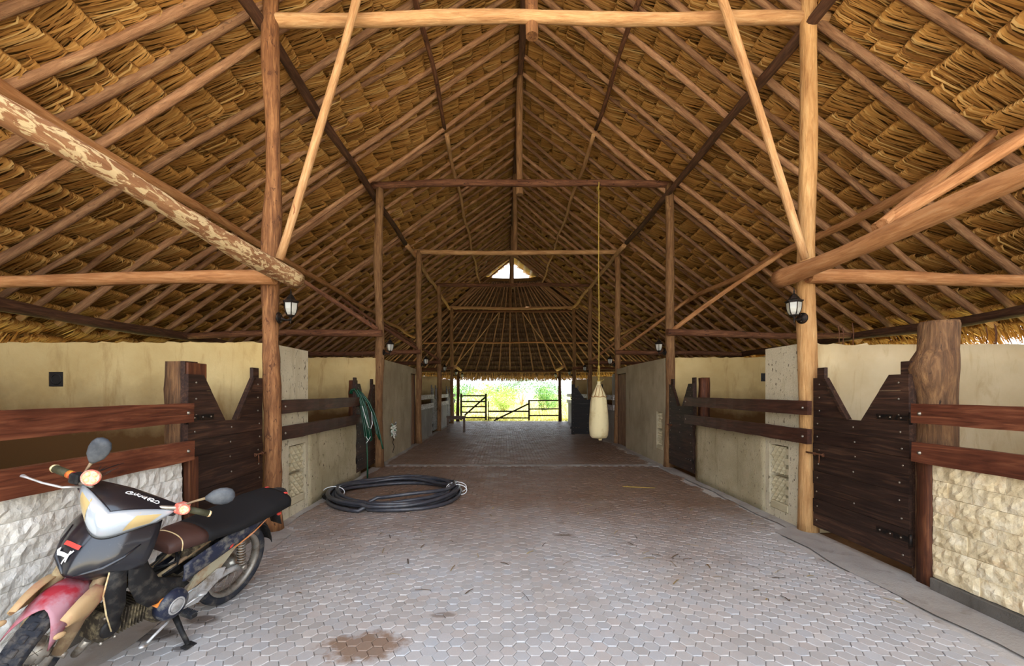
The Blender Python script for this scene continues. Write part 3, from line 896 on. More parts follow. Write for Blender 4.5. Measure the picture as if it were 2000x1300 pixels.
def lattice(parent, x_face, y0, y1, z0, z1, sx, name):
    """two carved openwork blocks set in a recess; sx = direction of the aisle"""
    rr = random.Random(int(y0*10))
    for k, (za, zb) in enumerate(((z0+0.10, z0+(z1-z0)*0.50), (z0+(z1-z0)*0.56, z1-0.02))):
        b = MB(); xf = x_face-sx*0.045
        ya, yb = y0+0.10, y1-0.02
        cy = (ya+yb)/2; cz = (za+zb)/2
        T = 0.03*sx
        n = 3
        # diamond pyramids
        for i in range(-1, n+1):
            for j in range(-1, n+1):
                hy = (yb-ya)/n; hz = (zb-za)/n
                for (oy, oz) in ((0, 0), (0.5, 0.5)):
                    my = ya+(i+0.5+oy)*hy; mz = za+(j+0.5+oz)*hz
                    if not (ya <= my <= yb and za <= mz <= zb): continue
                    q = [(my-hy*.47, mz), (my, mz-hz*.47), (my+hy*.47, mz), (my, mz+hz*.47)]
                    q = [(min(max(a, ya), yb), min(max(c, za), zb)) for a, c in q]
                    vs = [(xf, a, c) for a, c in q]+[(xf+T, my, mz)]
                    b.add(vs, [(0,1,4),(1,2,4),(2,3,4),(3,0,4)])
        b.box((min(xf-0.01*sx, xf-0.06*sx), ya, za), (max(xf-0.01*sx, xf-0.06*sx), yb, zb))
        b.build('lattice_block', W['block'], parent)
        # stepped notch pieces along one side
        c = MB()
        for m_ in range(3):
            zc = za+(zb-za)*(0.12+0.36*m_)
            c.box((min(x_face-sx*0.09, x_face-sx*0.01), y0+0.005, zc-0.035), (max(x_face-sx*0.09, x_face-sx*0.01), y0+0.06+0.03*(m_ % 2), zc+0.04), 0.006)
        c.build('lattice_step', W['block'], parent)
    s = MB().box((min(x_face-sx*0.08, x_face+sx*0.004), y0+0.01, z0), (max(x_face-sx*0.08, x_face+sx*0.004), y1-0.03, z0+0.095), 0.012)
    s.build('lattice_sill', W['block'], parent)

def front_wall_with_recess(name, sx, xf, y0, y1, h, py1, ph, ry0, ry1, rz0, rz1, mats, label, seed):
    """low wall y0..y1 of height h; pier y0..py1 of height ph; recess for lattice"""
    xb = xf-sx*0.16
    lo, hi = min(xf, xb), max(xf, xb)
    B = [((lo, y0, 0), (hi, ry0, ph)), ((lo, ry0, rz1), (hi, ry1, ph if ry1 <= py1+.01 else h)), ((lo, ry0, 0), (hi, ry1, rz0)),]
    xr = xf-sx*0.11
    B.append(((min(xb, xr), ry0, rz0), (max(xb, xr), ry1, rz1)))
    B.append(((lo, ry1, 0), (hi, max(py1, ry1+0.01), ph)))
    o = wall(name, B, W[mats[0]], label, seed, 0.004)
    o2 = MB(); merge(o2, rough_box((lo, max(py1, ry1+0.01), 0), (hi, y1, h), 0.004, 0.12, seed+9))
    o2.build('low_wall', W[mats[1]], o)
    lattice(o, xf, ry0, ry1, rz0, rz1, sx, 'l')
    return o

# bay 2 fronts
wl2 = front_wall_with_recess('wall_left_pier', -1*-1, XL, 4.80, 7.74, 1.04, 5.67, 2.10, 5.16, 5.60, 0.13, 0.88, ('rough', 'rough_low'), 'rough white plaster stall front with carved lattice block, left of the aisle', 3)
wr2 = front_wall_with_recess('wall_right_pier', -1, XR, 4.80, 7.40, 1.04, 5.42, 2.10, 4.98, 5.34, 0.10, 0.90, ('rough', 'rough_low'), 'rough white plaster stall front with carved lattice block, right of the aisle', 13)
# plaster rooms between bents 2 and 3
wall('wall_left', [((XL-0.16, 8.82, 0), (XL, 11.9, 2.26)), ((XL-0.16, 11.9, 2.08), (XL, 12.6, 2.24))], W['grey_wall'], 'tall grey plaster wall of the room on the left beyond the second post', 30)
o = wall('wall_right', [((XR, 9.30, 0), (XR+0.16, 11.65, 2.26)), ((XR, 8.82, 0), (XR+0.16, 8.95, 2.26)), ((XR, 8.95, 1.12), (XR+0.16, 9.30, 2.26)), ((XR, 8.95, 0), (XR+0.16, 9.30, 0.30)), ((XR+0.11, 8.95, 0.3), (XR+0.16, 9.3, 1.12)), ((XR, 11.65, 2.08), (XR+0.16, 12.6, 2.24))], W['grey_wall'], 'tall grey plaster wall of the room on the right beyond the second post', 40)
lattice(o, XR, 8.95, 9.30, 0.30, 1.12, -1, 'r')
for n_, (xf, sx, y0, y1, side) in enumerate(((XL, 1, 11.9, 12.58, 'left'), (XR, -1, 11.65, 12.58, 'right'))):
    d = bpy.data.objects.new('door_%d' % (n_+1), None); COL.objects.link(d); d.location = (xf-sx*0.06, y0, 0)
    tag(d, 'plain plank door at the far end of the %s plaster wall' % side, 'door', kind='structure')
    nb = 4
    for k in range(nb):
        w = (y1-y0-0.06)/nb
        MB().box((-0.02, 0.03+k*w, 0.02), (0.02, 0.03+(k+1)*w-0.006, 2.05), 0.004).build('plank', W['door'], d)
    MB().box((-0.03, 0, 0), (0.06*sx if sx > 0 else 0.04, 0.03, 2.08)).box((-0.03, y1-y0-0.03, 0), (0.04, y1-y0, 2.08)).build('door_frame', W['rail_dark'], d)

# partitions across the stalls at every bent
def partition(side, i, h, mat, hole=None):
    y = bent(i)
    x0, x1 = (-7.0, -2.66) if side == 'left' else (3.48, 7.6)
    B = []
    if hole:
        hx, hz, s = hole
        B = [((x0, y-0.07, 0), (hx-s, y+0.07, h)), ((hx+s, y-0.07, 0), (x1, y+0.07, h)), ((hx-s, y-0.07, 0), (hx+s, y+0.07, hz-s)), ((hx-s, y-0.07, hz+s), (hx+s, y+0.07, h)), ((hx-s, y+0.05, hz-s), (hx+s, y+0.07, hz+s))]
    else: B = [((x0, y-0.07, 0), (x1, y+0.07, h))]
    o = (wall if not hole else flat_wall)('wall_%s_partition' % side, B, W[mat], 'cream plastered cross wall of the stalls on the %s at the %s post' % (side, ['entrance', 'nearest', 'second', 'third', 'fourth', 'fifth'][i]), 50+i*7+(3 if side == 'left' else 0), 0.005, 0.22)
    # lumpy mortar crest
    c = MB(); r = random.Random(i)
    xs = np.arange(x0, x1, 0.07); pts = [(x, y+r.uniform(-.03,.03), h+r.uniform(-0.012, 0.006)) for x in xs]
    c.tube(pts, [r.uniform(0.012, 0.028) for _ in pts], 6)
    c.build('mortar_crest', W[mat], o)
    if hole:
        hx, hz, s = hole
        v = thing('wall_vent', (hx, y-0.085, hz), 'small black square vent with a round opening in the %s cross wall' % side, 'vent')
        MB().box((-s*0.98, 0.02, -s*0.98), (s*0.98, 0.05, s*0.98)).build('vent_box', W['vent'], v)
        M_ = Matrix.Rotation(PI/2, 4, 'X')
        MB().lathe([(s*0.62, -0.022), (s*0.72, -0.022), (s*0.72, -0.014), (s*0.62, -0.014)], 20, M_, closed=True).build('vent_ring', W['vent'], v)
    return o
W['vent'] = simple('vent_black', lin(22,18,16), 0.6)
pl1 = partition('left', 1, 2.09, 'cream', (-4.957, 1.69, 0.082))
pr1 = partition('right', 1, 2.07, 'cream_r')
pl2 = partition('left', 2, 2.25, 'cream')
pr2 = partition('right', 2, 2.25, 'cream', (5.36, 1.85, 0.085))
for i in (0, 3, 4, 5):  # entrance pair is unseen, added to screen the stalls from the front sky
    partition('left', i, 2.15, 'cream'); partition('right', i, 2.15, 'cream')
for side, x, ys in (('left', -6.75, 9.2), ('right', 7.35, 9.2)):
    wall('wall_%s_outer' % side, [((x-0.08, 0.7, 0), (x+0.08, ys, 2.0)), ((x-0.08, ys, 0), (x+0.08, 21.0, 2.55))], W['cream'], 'outer wall behind the stalls on the %s' % side, 80, 0.005, 0.4)  # unseen walls, added and raised further back to stop light leaking under eaves
# iron starter bars left standing in the wall tops
for (x, y, z, par) in ((3.75, 4.71, 2.05, pr1), (3.82, 4.74, 2.05, pr1), (3.90, 4.70, 2.05, pr1), (5.42, 4.72, 2.05, pr1), (5.49, 4.70, 2.05, pr1), (5.54, 4.73, 2.05, pr1), (-2.95, 8.7, 2.22, pl2), (-2.88, 8.7, 2.22, pl2), (3.75, 8.7, 2.22, pr2)):
    MB().tube([(x, y, z), (x+0.01, y, z+0.15), (x-0.005, y, z+rng.uniform(0.22, 0.30))], 0.005, 5).build('starter_bar', W['rust'], par)
MB().tube([(3.74, 4.70, 2.20), (3.92, 4.72, 2.21)], 0.004, 5).build('starter_bar', W['rust'], pr1)

# far whitewashed stall fronts
for i in (3, 4, 5):
    for side, xf, sx in (('left', XL, 1), ('right', XR, -1)):
        y0 = bent(i)+0.12; y1 = bent(i+1)-1.25 if i < 5 else 22.2
        lo, hi = min(xf, xf-sx*0.15), max(xf, xf-sx*0.15)
        wall('wall_%s_front' % side, [((lo, y0, 0), (hi, y1, 1.02)), ((lo, y0, 1.0), (hi, y0+0.32, 2.1))], W['far_wall'], 'grey weathered stall front on the %s, %s' % (side, ['', '', '', 'first', 'second', 'last'][i]+' after the plaster room'), 100+i, 0.004, 0.2)

# near split-stone walls
def stone_wall(name, sx, xf, y0, y1, h, mat, label, seed, base):
    lo, hi = min(xf-sx*0.02, xf-sx*0.18), max(xf-sx*0.02, xf-sx*0.18)
    w = wall(name, [((lo, y0, 0), (hi, y1, h))], W['concrete'], label, seed, 0.002, 0.5)
    r = random.Random(seed)
    z = base
    rows = [0.135, 0.12, 0.14, 0.115, 0.13, 0.12, 0.14, 0.12]
    for k in range(20):
        hh = rows[k % len(rows)]
        if z > h-0.03: break
        hh = min(hh, h-z)
        y = y0
        while y < y1-0.01:
            ww = min(r.uniform(0.16, 0.42), y1-y)
            if y1-(y+ww) < 0.08: ww = y1-y
            ny, nz = max(4, int(ww/0.032)), max(3, int(hh/0.032))
            vs = []; prot = r.uniform(0.012, 0.024)
            hump = [(r.uniform(0.1, .9), r.uniform(0.1, .9), r.uniform(.18, .34), r.uniform(.5, 1.2)) for _ in range(max(3, int(ww/0.04)))]
            for a in range(ny+1):
                for c in range(nz+1):
                    u, v_ = a/ny, c/nz
                    e = min(u*ny, (ny-u*ny), v_*nz, nz-v_*nz)
                    hgt = prot*(0.80 if e < 0.5 else 1.0)
                    if True:
                        q = 0.0
                        for (hu, hv, hr, hs) in hump:
                            dd = math.hypot((u-hu)*ww/hh, v_-hv)/hr
                            q = max(q, hs*(1-dd)) if dd < 1 else q
                        hgt += (0.022 if e >= 0.5 else 0.010)*q*0.8 + r.uniform(-0.004, 0.004)
                    g_ = 0.0010
                    vs.append(((xf-sx*0.012)+sx*hgt, y+g_+(ww-2*g_)*u, z+g_+(hh-2*g_)*v_))
            fs = [(a*(nz+1)+c, (a+1)*(nz+1)+c, (a+1)*(nz+1)+c+1, a*(nz+1)+c+1) for a in range(ny) for c in range(nz)]
            if sx < 0: fs = [f[::-1] for f in fs]
            nb = len(vs)
            ring = [a*(nz+1) for a in range(ny+1)]+[ny*(nz+1)+c for c in range(1, nz+1)]+[a*(nz+1)+nz for a in range(ny-1, -1, -1)]+[c for c in range(nz-1, 0, -1)]
            for q in ring: vs.append((xf-sx*0.03, vs[q][1], vs[q][2]))
            m_ = len(ring)
            for q in range(m_):
                f = (ring[q], nb+q, nb+(q+1) % m_, ring[(q+1) % m_])
                fs.append(f if sx > 0 else f[::-1])
            cy, cz = y+ww/2, z+hh/2
            b = MB().add([(p[0]-xf, p[1]-cy, p[2]-cz) for p in vs], fs, False)
            b.build('stone', mat, w, (xf, cy, cz))
            y += ww
        z += hh
    MB().box((min(xf-sx*.02, xf+sx*0.03), y0, 0), (max(xf-sx*.02, xf+sx*.03), y1, base-0.004), 0.006).build('base_curb', W['curb'], w)
    return w
stone_wall('wall_left_stone', 1, XL, 1.25, 3.45, 1.02, W['stone_l'], 'low wall of white split-face stone behind the motorbike', 61, 0.09)
stone_wall('wall_right_stone', -1, XR, 1.25, 3.30, 1.02, W['stone_r'], 'low wall of cream split-face stone at the right edge', 62, 0.10)

# ------------------------------------------------------------------ rails
def rails(sx, xf, y0, y1, mats, label, zs=((1.30, 1.455), (0.985, 1.146)), bolts=True):
    t = thing('rail_fence', (xf, (y0+y1)/2, 0), label, 'rail', 'stall rails')
    for k, (za, zb) in enumerate(zs):
        L = (y1-y0)/2
        b = rough_box((min(0.0, sx*0.048), -L, za), (max(0.0, sx*0.048), L, zb), 0.0018, 0.16, int(y0*7)+k)
        for i_ in range(len(b.sm)): b.sm[i_] = False
        o = b.build('rail', W[mats[k]], t)
        if bolts:
            for yy in (-L+0.07, L-0.07):
                M_ = Matrix.Translation((sx*0.048, yy, (za+zb)/2)) @ Matrix.Rotation(sx*PI/2, 4, 'Y')
                MB().lathe([(0.016, 0), (0.016, 0.004), (0.009, 0.006), (0.009, 0.012), (0, 0.013)], 10, M_).build('bolt', W['bolt'], o)
    return t
rails(1, XL+0.02, 1.3, 3.50, ('rail', 'rail'), 'two reddish plank rails above the white stone wall at left')
rails(-1, XR-0.02, 1.3, 3.41, ('rail', 'rail'), 'two reddish plank rails above the cream stone wall at right')
rails(1, XL+0.03, 4.86, 7.80, ('rail_dark', 'rail_dark'), 'two dark plank rails in front of the left lattice wall')
rails(-1, XR-0.06, 4.52, 7.62, ('rail_dark', 'rail_dark'), 'two dark plank rails in front of the right lattice wall')
for i in (3, 4, 5):
    y0 = bent(i)+0.1; y1 = bent(i+1)-1.15 if i < 5 else 22.25
    for side, xf, sx in (('left', XL+0.01, 1), ('right', XR-0.01, -1)):
        rails(sx, xf, y0, y1, ('rail_white', 'rail_white'), 'pair of peeling whitewashed rails, %s far stall on the %s' % (['', '', '', 'first', 'second', 'last'][i], side), bolts=False)

# ------------------------------------------------------------------ gates
def make_gate(mat, label, W_=1.08, white=False):
    """local x across the gate, +y towards the aisle, z up"""
    t = thing('stall_gate', (0, 0, 0), label, 'gate', 'stall gates')
    r = random.Random(len(label))
    zs = [0.10, 0.25, 0.40, 0.56, 0.70, 0.86, 1.00, 1.14, 1.28]
    for a, b_ in zip(zs[:-1], zs[1:]):
        q = rough_box((0.0, -0.018, a+0.001), (W_, 0.018+r.uniform(-.004, .004), b_-0.001), 0.0006, 0.2, int(a*100))
        for i_ in range(len(q.sm)): q.sm[i_] = False
        o = q.build('plank', W[mat], t)
        for xx in (0.07, W_-0.07) + ((W_*0.5,) if r.random() < .5 else ()):
            M_ = Matrix.Translation((xx+r.uniform(-.02,.02), 0.018, (a+b_)/2)) @ Matrix.Rotation(-PI/2, 4, 'X')
            MB().lathe([(0.010, 0), (0.009, 0.004), (0, 0.006)], 8, M_).build('bolt', W['bolt'], o)
    # horns either side of the V notch
    hz = [1.28, 1.42, 1.56, 1.70]
    for side in (0, 1):
        for a, b_ in zip(hz[:-1], hz[1:]):
            def w_at(z): return 0.47+(0.18-0.47)*(z-1.28)/(1.70-1.28)
            p = [(0, a+0.0006), (w_at(a), a+0.0006), (w_at(b_), b_-0.0006), (0, b_-0.0006)]
            if side: p = [(W_-x, z) for x, z in p]
            o = MB().prism(p, -0.016, 0.018+r.uniform(-.004,.003)).build('plank', W[mat], t)
            M_ = Matrix.Translation((0.09 if not side else W_-0.09, 0.018, (a+b_)/2)) @ Matrix.Rotation(-PI/2, 4, 'X')
            MB().lathe([(0.010, 0), (0.009, 0.004), (0, 0.006)], 8, M_).build('bolt', W['bolt'], o)
    MB().prism([(0.44, 1.28), (0.475, 1.28), (0.185, 1.70), (0.15, 1.70)], 0.018, 0.040).build('notch_batten', W[mat], t)
    for x0 in (0.005, W_-0.115):
        MB().box((x0, -0.055, 0.08), (x0+0.11, -0.019, 1.81), 0.004).build('stile', W[mat], t)
    # strap hinges on the x=W side, bolt latch on the other
    for z in (0.32, 1.33):
        h = MB().box((W_-0.30, 0.018, z-0.022), (W_+0.02, 0.026, z+0.022)).build('hinge', W['iron'], t)
        MB().tube([(W_+0.02, 0.022, z-0.05), (W_+0.02, 0.022, z+0.05)], 0.013, 8).build('knuckle', W['iron'], h)
        for xx in (W_-0.26, W_-0.16, W_-0.06):
            M_ = Matrix.Translation((xx, 0.026, z)) @ Matrix.Rotation(-PI/2, 4, 'X')
            MB().lathe([(0.009, 0), (0.006, 0.006), (0, 0.007)], 8, M_).build('bolt', W['bolt'], h)
    l = MB().tube([(-0.10, 0.032, 0.885), (0.17, 0.032, 0.885)], 0.009, 8).build('latch', W['rust'], t)
    MB().tube([(0.13, 0.034, 0.885), (0.13, 0.05, 0.88), (0.13, 0.052, 0.80)], 0.006, 6).build('latch_handle', W['rust'], l)
    for xx in (0.04, 0.16):
        MB().tube([(xx, 0.032+0.016*math.cos(k*PI/4), 0.885+0.016*math.sin(k*PI/4)) for k in range(8)], 0.005, 5, closed=True).build('latch_ring', W['rust'], l)
    return t
g1 = make_gate('gate', 'dark plank gate with V notch beside the golden post, right of the aisle')
def put_gate(o, side, y_latch, xf):
    # latch end (local x=0) at y_latch, gate running towards the camera
    if side == 'right':
        o.rotation_euler = (0, 0, PI/2); o.location = (xf, y_latch, 0); o.scale = (-1, 1, 1)
    else:
        o.rotation_euler = (0, 0, -PI/2); o.location = (xf, y_latch, 0); o.scale = (1, 1, 1)
put_gate(g1, 'right', 4.57, XR+0.01)
def gate_copy(label, side, y, xf, mat=None):
    c = copy_tree(g1); c['label'] = label; put_gate(c, side, y, xf); return c
gl1 = gate_copy('dark plank gate with V notch behind the motorbike seat', 'left', 4.59, XL-0.01)
gl2 = gate_copy('dark plank gate with the green hose hung over it', 'left', 8.59, XL-0.01)
gr2 = gate_copy('dark plank gate with narrow V notch left of the dark rails on the right', 'right', 8.57, XR+0.01)
gg = make_gate('gate_grey', 'grey weathered gate, first far stall on the left')
put_gate(gg, 'left', bent(4)-0.12, XL-0.01)
for i in (5,):
    c = copy_tree(gg); c['label'] = 'grey weathered gate, second far stall on the left'; put_gate(c, 'left', bent(i)-0.12, XL-0.01)
c = copy_tree(gg); c['label'] = 'grey weathered gate, second far stall on the right'; put_gate(c, 'right', bent(5)-0.12, XR+0.01)
gb = make_gate('gate_black', 'black gate standing open across the aisle behind the punching bag')
gb.rotation_euler = (0, 0, PI-0.10); gb.location = (3.40, 14.45, 0)

# hinge posts
def hinge_timber(x, y, w, d, z1, mat, label):
    t = thing('hinge_post', (x, y, 0), label, 'post', 'gate hinge posts')
    b = rough_box((-w/2, -d/2, 0), (w/2, d/2, z1), 0.004, 0.12, int(x*10)+40)
    b.build('timber', W[mat], t)
    return t
t = hinge_timber(-2.77, 3.60, 0.17, 0.15, 1.81, 'timber_bark', 'squared timber with bark on one face behind the left rails')
MB().box((0.086, -0.07, 0.9), (0.11, 0.075, 1.80), 0.004).build('cover_board', W['timber'], t)
MB().box((-0.02, 0.08, 0.9), (0.10, 0.17, 1.80), 0.004).build('cover_board', W['timber'], t)
MB().box((0.10, -0.11, 0.0), (0.15, -0.0, 1.0), 0.004).build('cover_board', W['timber'], t)
t = hinge_timber(-2.76, 7.66, 0.12, 0.12, 1.76, 'timber', 'squared timber stub behind the green hose')
t = hinge_timber(3.52, 7.40, 0.14, 0.13, 1.80, 'timber', 'squared timber stub above the dark rails on the right')
t = hinge_timber(3.40, 3.37, 0.06, 0.13, 1.06, 'timber', 'reddish squared gate post at the corner of the cream stone wall')
lg = thing('trunk_post', (3.56, 3.46, 0), 'thick crooked tree trunk standing behind the right rails', 'post')
b = MB(); rr = random.Random(4); vs = []
prof = [(0, .15, 0, 0), (.6, .145, .0, 0), (1.0, .135, -.01, 0), (1.3, .13, .0, 0), (1.5, .125, .0, 0), (1.62, .14, -.015, 0), (1.74, .155, -.03, 0), (1.82, .145, -.015, 0), (1.9, .13, .012, 0), (2.0, .125, .02, 0), (2.10, .125, .022, 0), (2.13, .118, .024, 0)]
secs = [[(ox+r_*math.cos(2*PI*k/16)*(1+.04*rr.uniform(-1,1)), r_*math.sin(2*PI*k/16)*(1+.04*rr.uniform(-1,1)), z) for k in range(16)] for (z, r_, ox, _) in prof]
b.loft(secs); b.build('log', W['timber_bark'], lg)
# ------------------------------------------------------------------ lanterns
W['glass'] = (lambda m: (m.b.inputs['Transmission Weight'].__setattr__('default_value', 0.55), m.done(lin(236,234,222), 0.25, 0, 0.5))[1])(NT('frosted_glass'))
W['bulb'] = simple('bulb_white', lin(240,238,228), 0.3)
def make_lantern():
    t = thing('wall_lantern', (0, 0, 0), 'lantern', 'lantern', 'coach lanterns on the posts')
    MX = Matrix.Rotation(PI/2, 4, 'Y')
    bp = MB().lathe([(0.0, 0.034), (0.022, 0.032), (0.040, 0.024), (0.048, 0.018), (0.060, 0.016), (0.062, 0.006), (0.062, 0.0), (0.0, 0.0)], 22, MX, cap=False).build('back_plate', W['iron'], t)
    MB().sphere((0.022, 0.0, 0.035), 0.006).sphere((0.022, 0.0, -0.035), 0.006).build('screw', W['bolt'], bp)
    MB().tube([(0.02, 0, 0.0), (0.05, 0, -0.012), (0.08, 0, -0.022), (0.115, 0, -0.022), (0.132, 0, -0.012), (0.136, 0, 0.012)], [0.022, 0.016, 0.011, 0.010, 0.010, 0.012], 10).tube([(0.136, 0, -0.01), (0.134, 0, -0.05), (0.132, 0, -0.066)], [0.008, 0.007, 0.004], 8).build('arm', W['iron'], t)
    cx = 0.136
    T = Matrix.Translation((cx, 0, 0))
    fr = MB()
    fr.lathe([(0.0, 0.0), (0.018, 0.004), (0.024, 0.014), (0.044, 0.022), (0.046, 0.032), (0.0, 0.034)], 6, T, smooth=False, cap=False)
    zr = [(0.042, 0.032), (0.058, 0.060), (0.068, 0.10), (0.073, 0.165)]
    for k in range(6):
        a = PI/3*k
        fr.tube([(cx+r*math.cos(a), r*math.sin(a), z) for r, z in zr], 0.0055, 6)
    fr.lathe([(0.073, 0.160), (0.078, 0.164), (0.080, 0.172), (0.090, 0.178), (0.090, 0.184), (0.070, 0.192), (0.055, 0.205), (0.046, 0.222), (0.034, 0.236), (0.026, 0.250), (0.010, 0.262), (0.006, 0.275), (0.009, 0.285), (0.005, 0.295), (0.003, 0.33), (0.0, 0.335)], 6, T, smooth=False, cap=False)
    f = fr.build('frame', W['iron'], t)
    for k in range(6):
        a0, a1 = PI/3*k, PI/3*(k+1)
        vs = []; 
        for r, z in zr:
            for a in (a0+0.07, a1-0.07): vs.append((cx+r*0.985*math.cos(a), r*0.985*math.sin(a), z))
        MB().add(vs, [(2*j, 2*j+1, 2*j+3, 2*j+2) for j in range(3)]).build('glass_pane', W['glass'], f)
    MB().tube([(cx, 0, 0.03), (cx, 0, 0.06)], 0.014, 10).build('bulb_socket', W['iron'], t)
    MB().lathe([(0.0, 0.055), (0.018, 0.06), (0.030, 0.085), (0.032, 0.11), (0.022, 0.135), (0.0, 0.145)], 14, T, cap=False).build('bulb', W['bulb'], t)
    return t
lan = make_lantern()
spots = []
for i in range(1, 6):
    spots += [(-2.60+0.095, bent(i)-(0.05 if i == 1 else 0.0), 2.37, 0.0, 'left', i), (3.42-0.095, bent(i)-(0.03 if i == 1 else 0.0), 2.37, PI+(0.35 if i == 1 else 0.2), 'right', i)]
spots += [(-2.45+0.08, 22.15, 2.30, 0.0, 'left', 6), (2.93-0.08, 22.15, 2.30, PI, 'right', 6)]
ords = ['', 'the nearest', 'the second', 'the third', 'the fourth', 'the fifth', 'the short far corner']
for k, (x, y, z, rz, side, i) in enumerate(spots):
    o = lan if k == 0 else copy_tree(lan)
    o.location = (x, y, z); o.rotation_euler = (0, 0, rz)
    o['label'] = 'black coach lantern with frosted panes on %s %s post' % (ords[i], side)

# ------------------------------------------------------------------ punching bag
W['sack'] = (lambda m: (m.bump(m.noise(m.coord((60,60,60)), 3, 3), 0.3, 0.004), m.done(m.mix(m.ramp(m.noise(m.coord((1,1,1)), 4, 6, 0.65), [(0.5, (0,0,0)), (0.75, (1,1,1))]), lin(232,216,168), lin(196,170,112)), 0.9))[1])(NT('bag_canvas'))
W['rope'] = (lambda m: (m.bump(m.noise(m.coord((8,8,80)), 3, 2), 0.5, 0.004), m.done(m.ramp(m.noise(m.coord((20,20,60)), 4, 3), [(0.3, lin(150,120,50)), (0.7, lin(206,176,90))]), 0.85))[1])(NT('yellow_rope'))
def bag():
    x, y = 1.94, 8.62
    t = thing('punching_bag', (x, y, 0.60), 'cream canvas punching bag hanging on a yellow rope', 'punching bag')
    n = 40; r = random.Random(8)
    prof = [(0.0, 0.0), (0.10, 0.004), (0.155, 0.02), (0.185, 0.07), (0.195, 0.18), (0.195, 0.32), (0.188, 0.48), (0.178, 0.62), (0.165, 0.74), (0.150, 0.83), (0.145, 0.86), (0.130, 0.90), (0.085, 1.00), (0.048, 1.08), (0.030, 1.13), (0.038, 1.16), (0.02, 1.18)]
    secs = []
    for (rad, z) in prof:
        pl = 0.0 if z < 0.5 else min(1, (z-0.5)/0.45)
        secs.append([(rad*(1+pl*0.07*math.sin(9*a+z*2)+0.010*math.sin(4*a+z*6))*math.cos(a), rad*(1+pl*0.07*math.sin(9*a+z*2))*math.sin(a), z+0.01*math.sin(3*a)*(rad > .1)) for a in [2*PI*k/n for k in range(n)]])
    b = MB().loft(secs); b.build('bag_body', W['sack'], t)
    MB().tube([(0.153*math.cos(2*PI*k/24), 0.153*math.sin(2*PI*k/24), 0.855+0.012*math.sin(k*1.7)) for k in range(24)], 0.007, 6, closed=True).build('lacing', W['rust_cloth'], t)
    for a in (3.9, 4.5, 5.1):
        MB().tube([(0.150*math.cos(a), 0.150*math.sin(a), 0.86), (0.10*math.cos(a+.1), 0.10*math.sin(a+.1), 0.98), (0.05*math.cos(a), 0.05*math.sin(a), 1.09)], 0.005, 5).build('lacing_strand', W['rust_cloth'], t)
    MB().lathe([(0.0, -0.045), (0.03, -0.043), (0.042, -0.02), (0.034, 0.005), (0.0, 0.01)], 12, Matrix.Translation((0.03, 0, 0)), cap=False).build('bag_knot', W['sack'], t)
    rp = MB()
    rp.tube([(0, 0, 1.15), (0.012, 0, 1.28), (0.014, 0, 1.45)], 0.010, 7).tube([(0.0, 0, 1.15), (-0.02, 0.005, 1.28), (-0.010, 0, 1.46)], 0.010, 7)
    rp.sphere((0, 0, 1.17), 0.034, sc=(1.2, 1, .8)).sphere((0.005, 0, 1.28), 0.026, sc=(1.1, .9, 1)).sphere((0.0, 0, 1.46), 0.028, sc=(.9, .9, 1.3))
    rp.tube([(0.02, 0, 1.18), (0.07, -0.01, 1.17), (0.10, 0, 1.21)], 0.007, 6)
    rp.tube([(0.0, 0, 1.45), (0.006, 0.0, 2.4), (-0.004, 0.0, 3.6), (0.0, 0.0, 4.7), (0, 0.0, 5.10)], 0.010, 8)
    o = rp.build('rope', W['rope'], t)
    MB().tube([(0, 0.07+0.085*math.cos(2*PI*k/16), 5.21+0.093*math.sin(2*PI*k/16)) for k in range(16)], 0.011, 6, closed=True).build('rope_loop', W['rope'], o)
W['rust_cloth'] = simple('brown_cord', lin(160,108,52), 0.9)
bag()

# ------------------------------------------------------------------ black hose coil
W['hose_black'] = simple('black_hose', lin(60,60,66), 0.32, 0, 0.5, dirt=lin(84,82,82), scale=6)
W['hose_green'] = simple('green_hose', lin(16,66,44), 0.3, 0, 0.5, dirt=lin(12,46,32), scale=8)
W['tie_white'] = simple('white_tie', lin(236,236,234), 0.4)
def coil():
    cx, cy = -1.62, 6.30
    t = thing('hose_coil', (cx, cy, 0), 'large coil of thick black hose lying on the paving', 'hose')
    r = random.Random(9); pts = []
    turns = 8; per = 56
    for k in range(turns*per+18):
        a = 2*PI*k/per - 1.7; n = k/per
        lay = (int(n) % 4); top = int(n)//4
        R = 0.70+0.070*lay+0.02*math.sin(a*2+n)+0.035*math.sin(n*2.4+a)
        # squeezed together by the ties at the left and right ends
        pinch = abs(math.cos(a))**6
        R = R*(1-pinch*0.6)+(0.82)*pinch*0.6
        z = 0.026+0.048*top+0.05*pinch*(0.5+0.5*math.sin(n*3.1))+0.018*(1+math.sin(a*3+n*2.1))*(top*.6+.2)
        pts.append((R*math.cos(a)*1.10, R*math.sin(a)*1.02, z))
    MB().tube(pts, 0.025, 9).build('hose', W['hose_black'], t)
    for a, s in ((0.02, 1), (0.22, 1), (PI+0.15, 1)):
        c = Vector((0.82*math.cos(a)*1.10, 0.82*math.sin(a)*1.02, 0.075)); rd = Vector((math.cos(a), math.sin(a), 0))
        ring = [c+rd*0.155*math.cos(2*PI*k/18)+Vector((0, 0, 0.085*math.sin(2*PI*k/18))) for k in range(18)]
        ring = [Vector((p.x, p.y, max(0.008, p.z))) for p in ring]
        MB().tube(ring, 0.0065, 6, closed=True).build('tie', W['tie_white'], t)
    MB().tube([(-0.94, -0.10, 0.03), (-0.97, -0.22, 0.035), (-0.90, -0.30, 0.03)], [0.035, 0.045, 0.03], 9).build('hose_fitting', W['vent'], t)
coil()

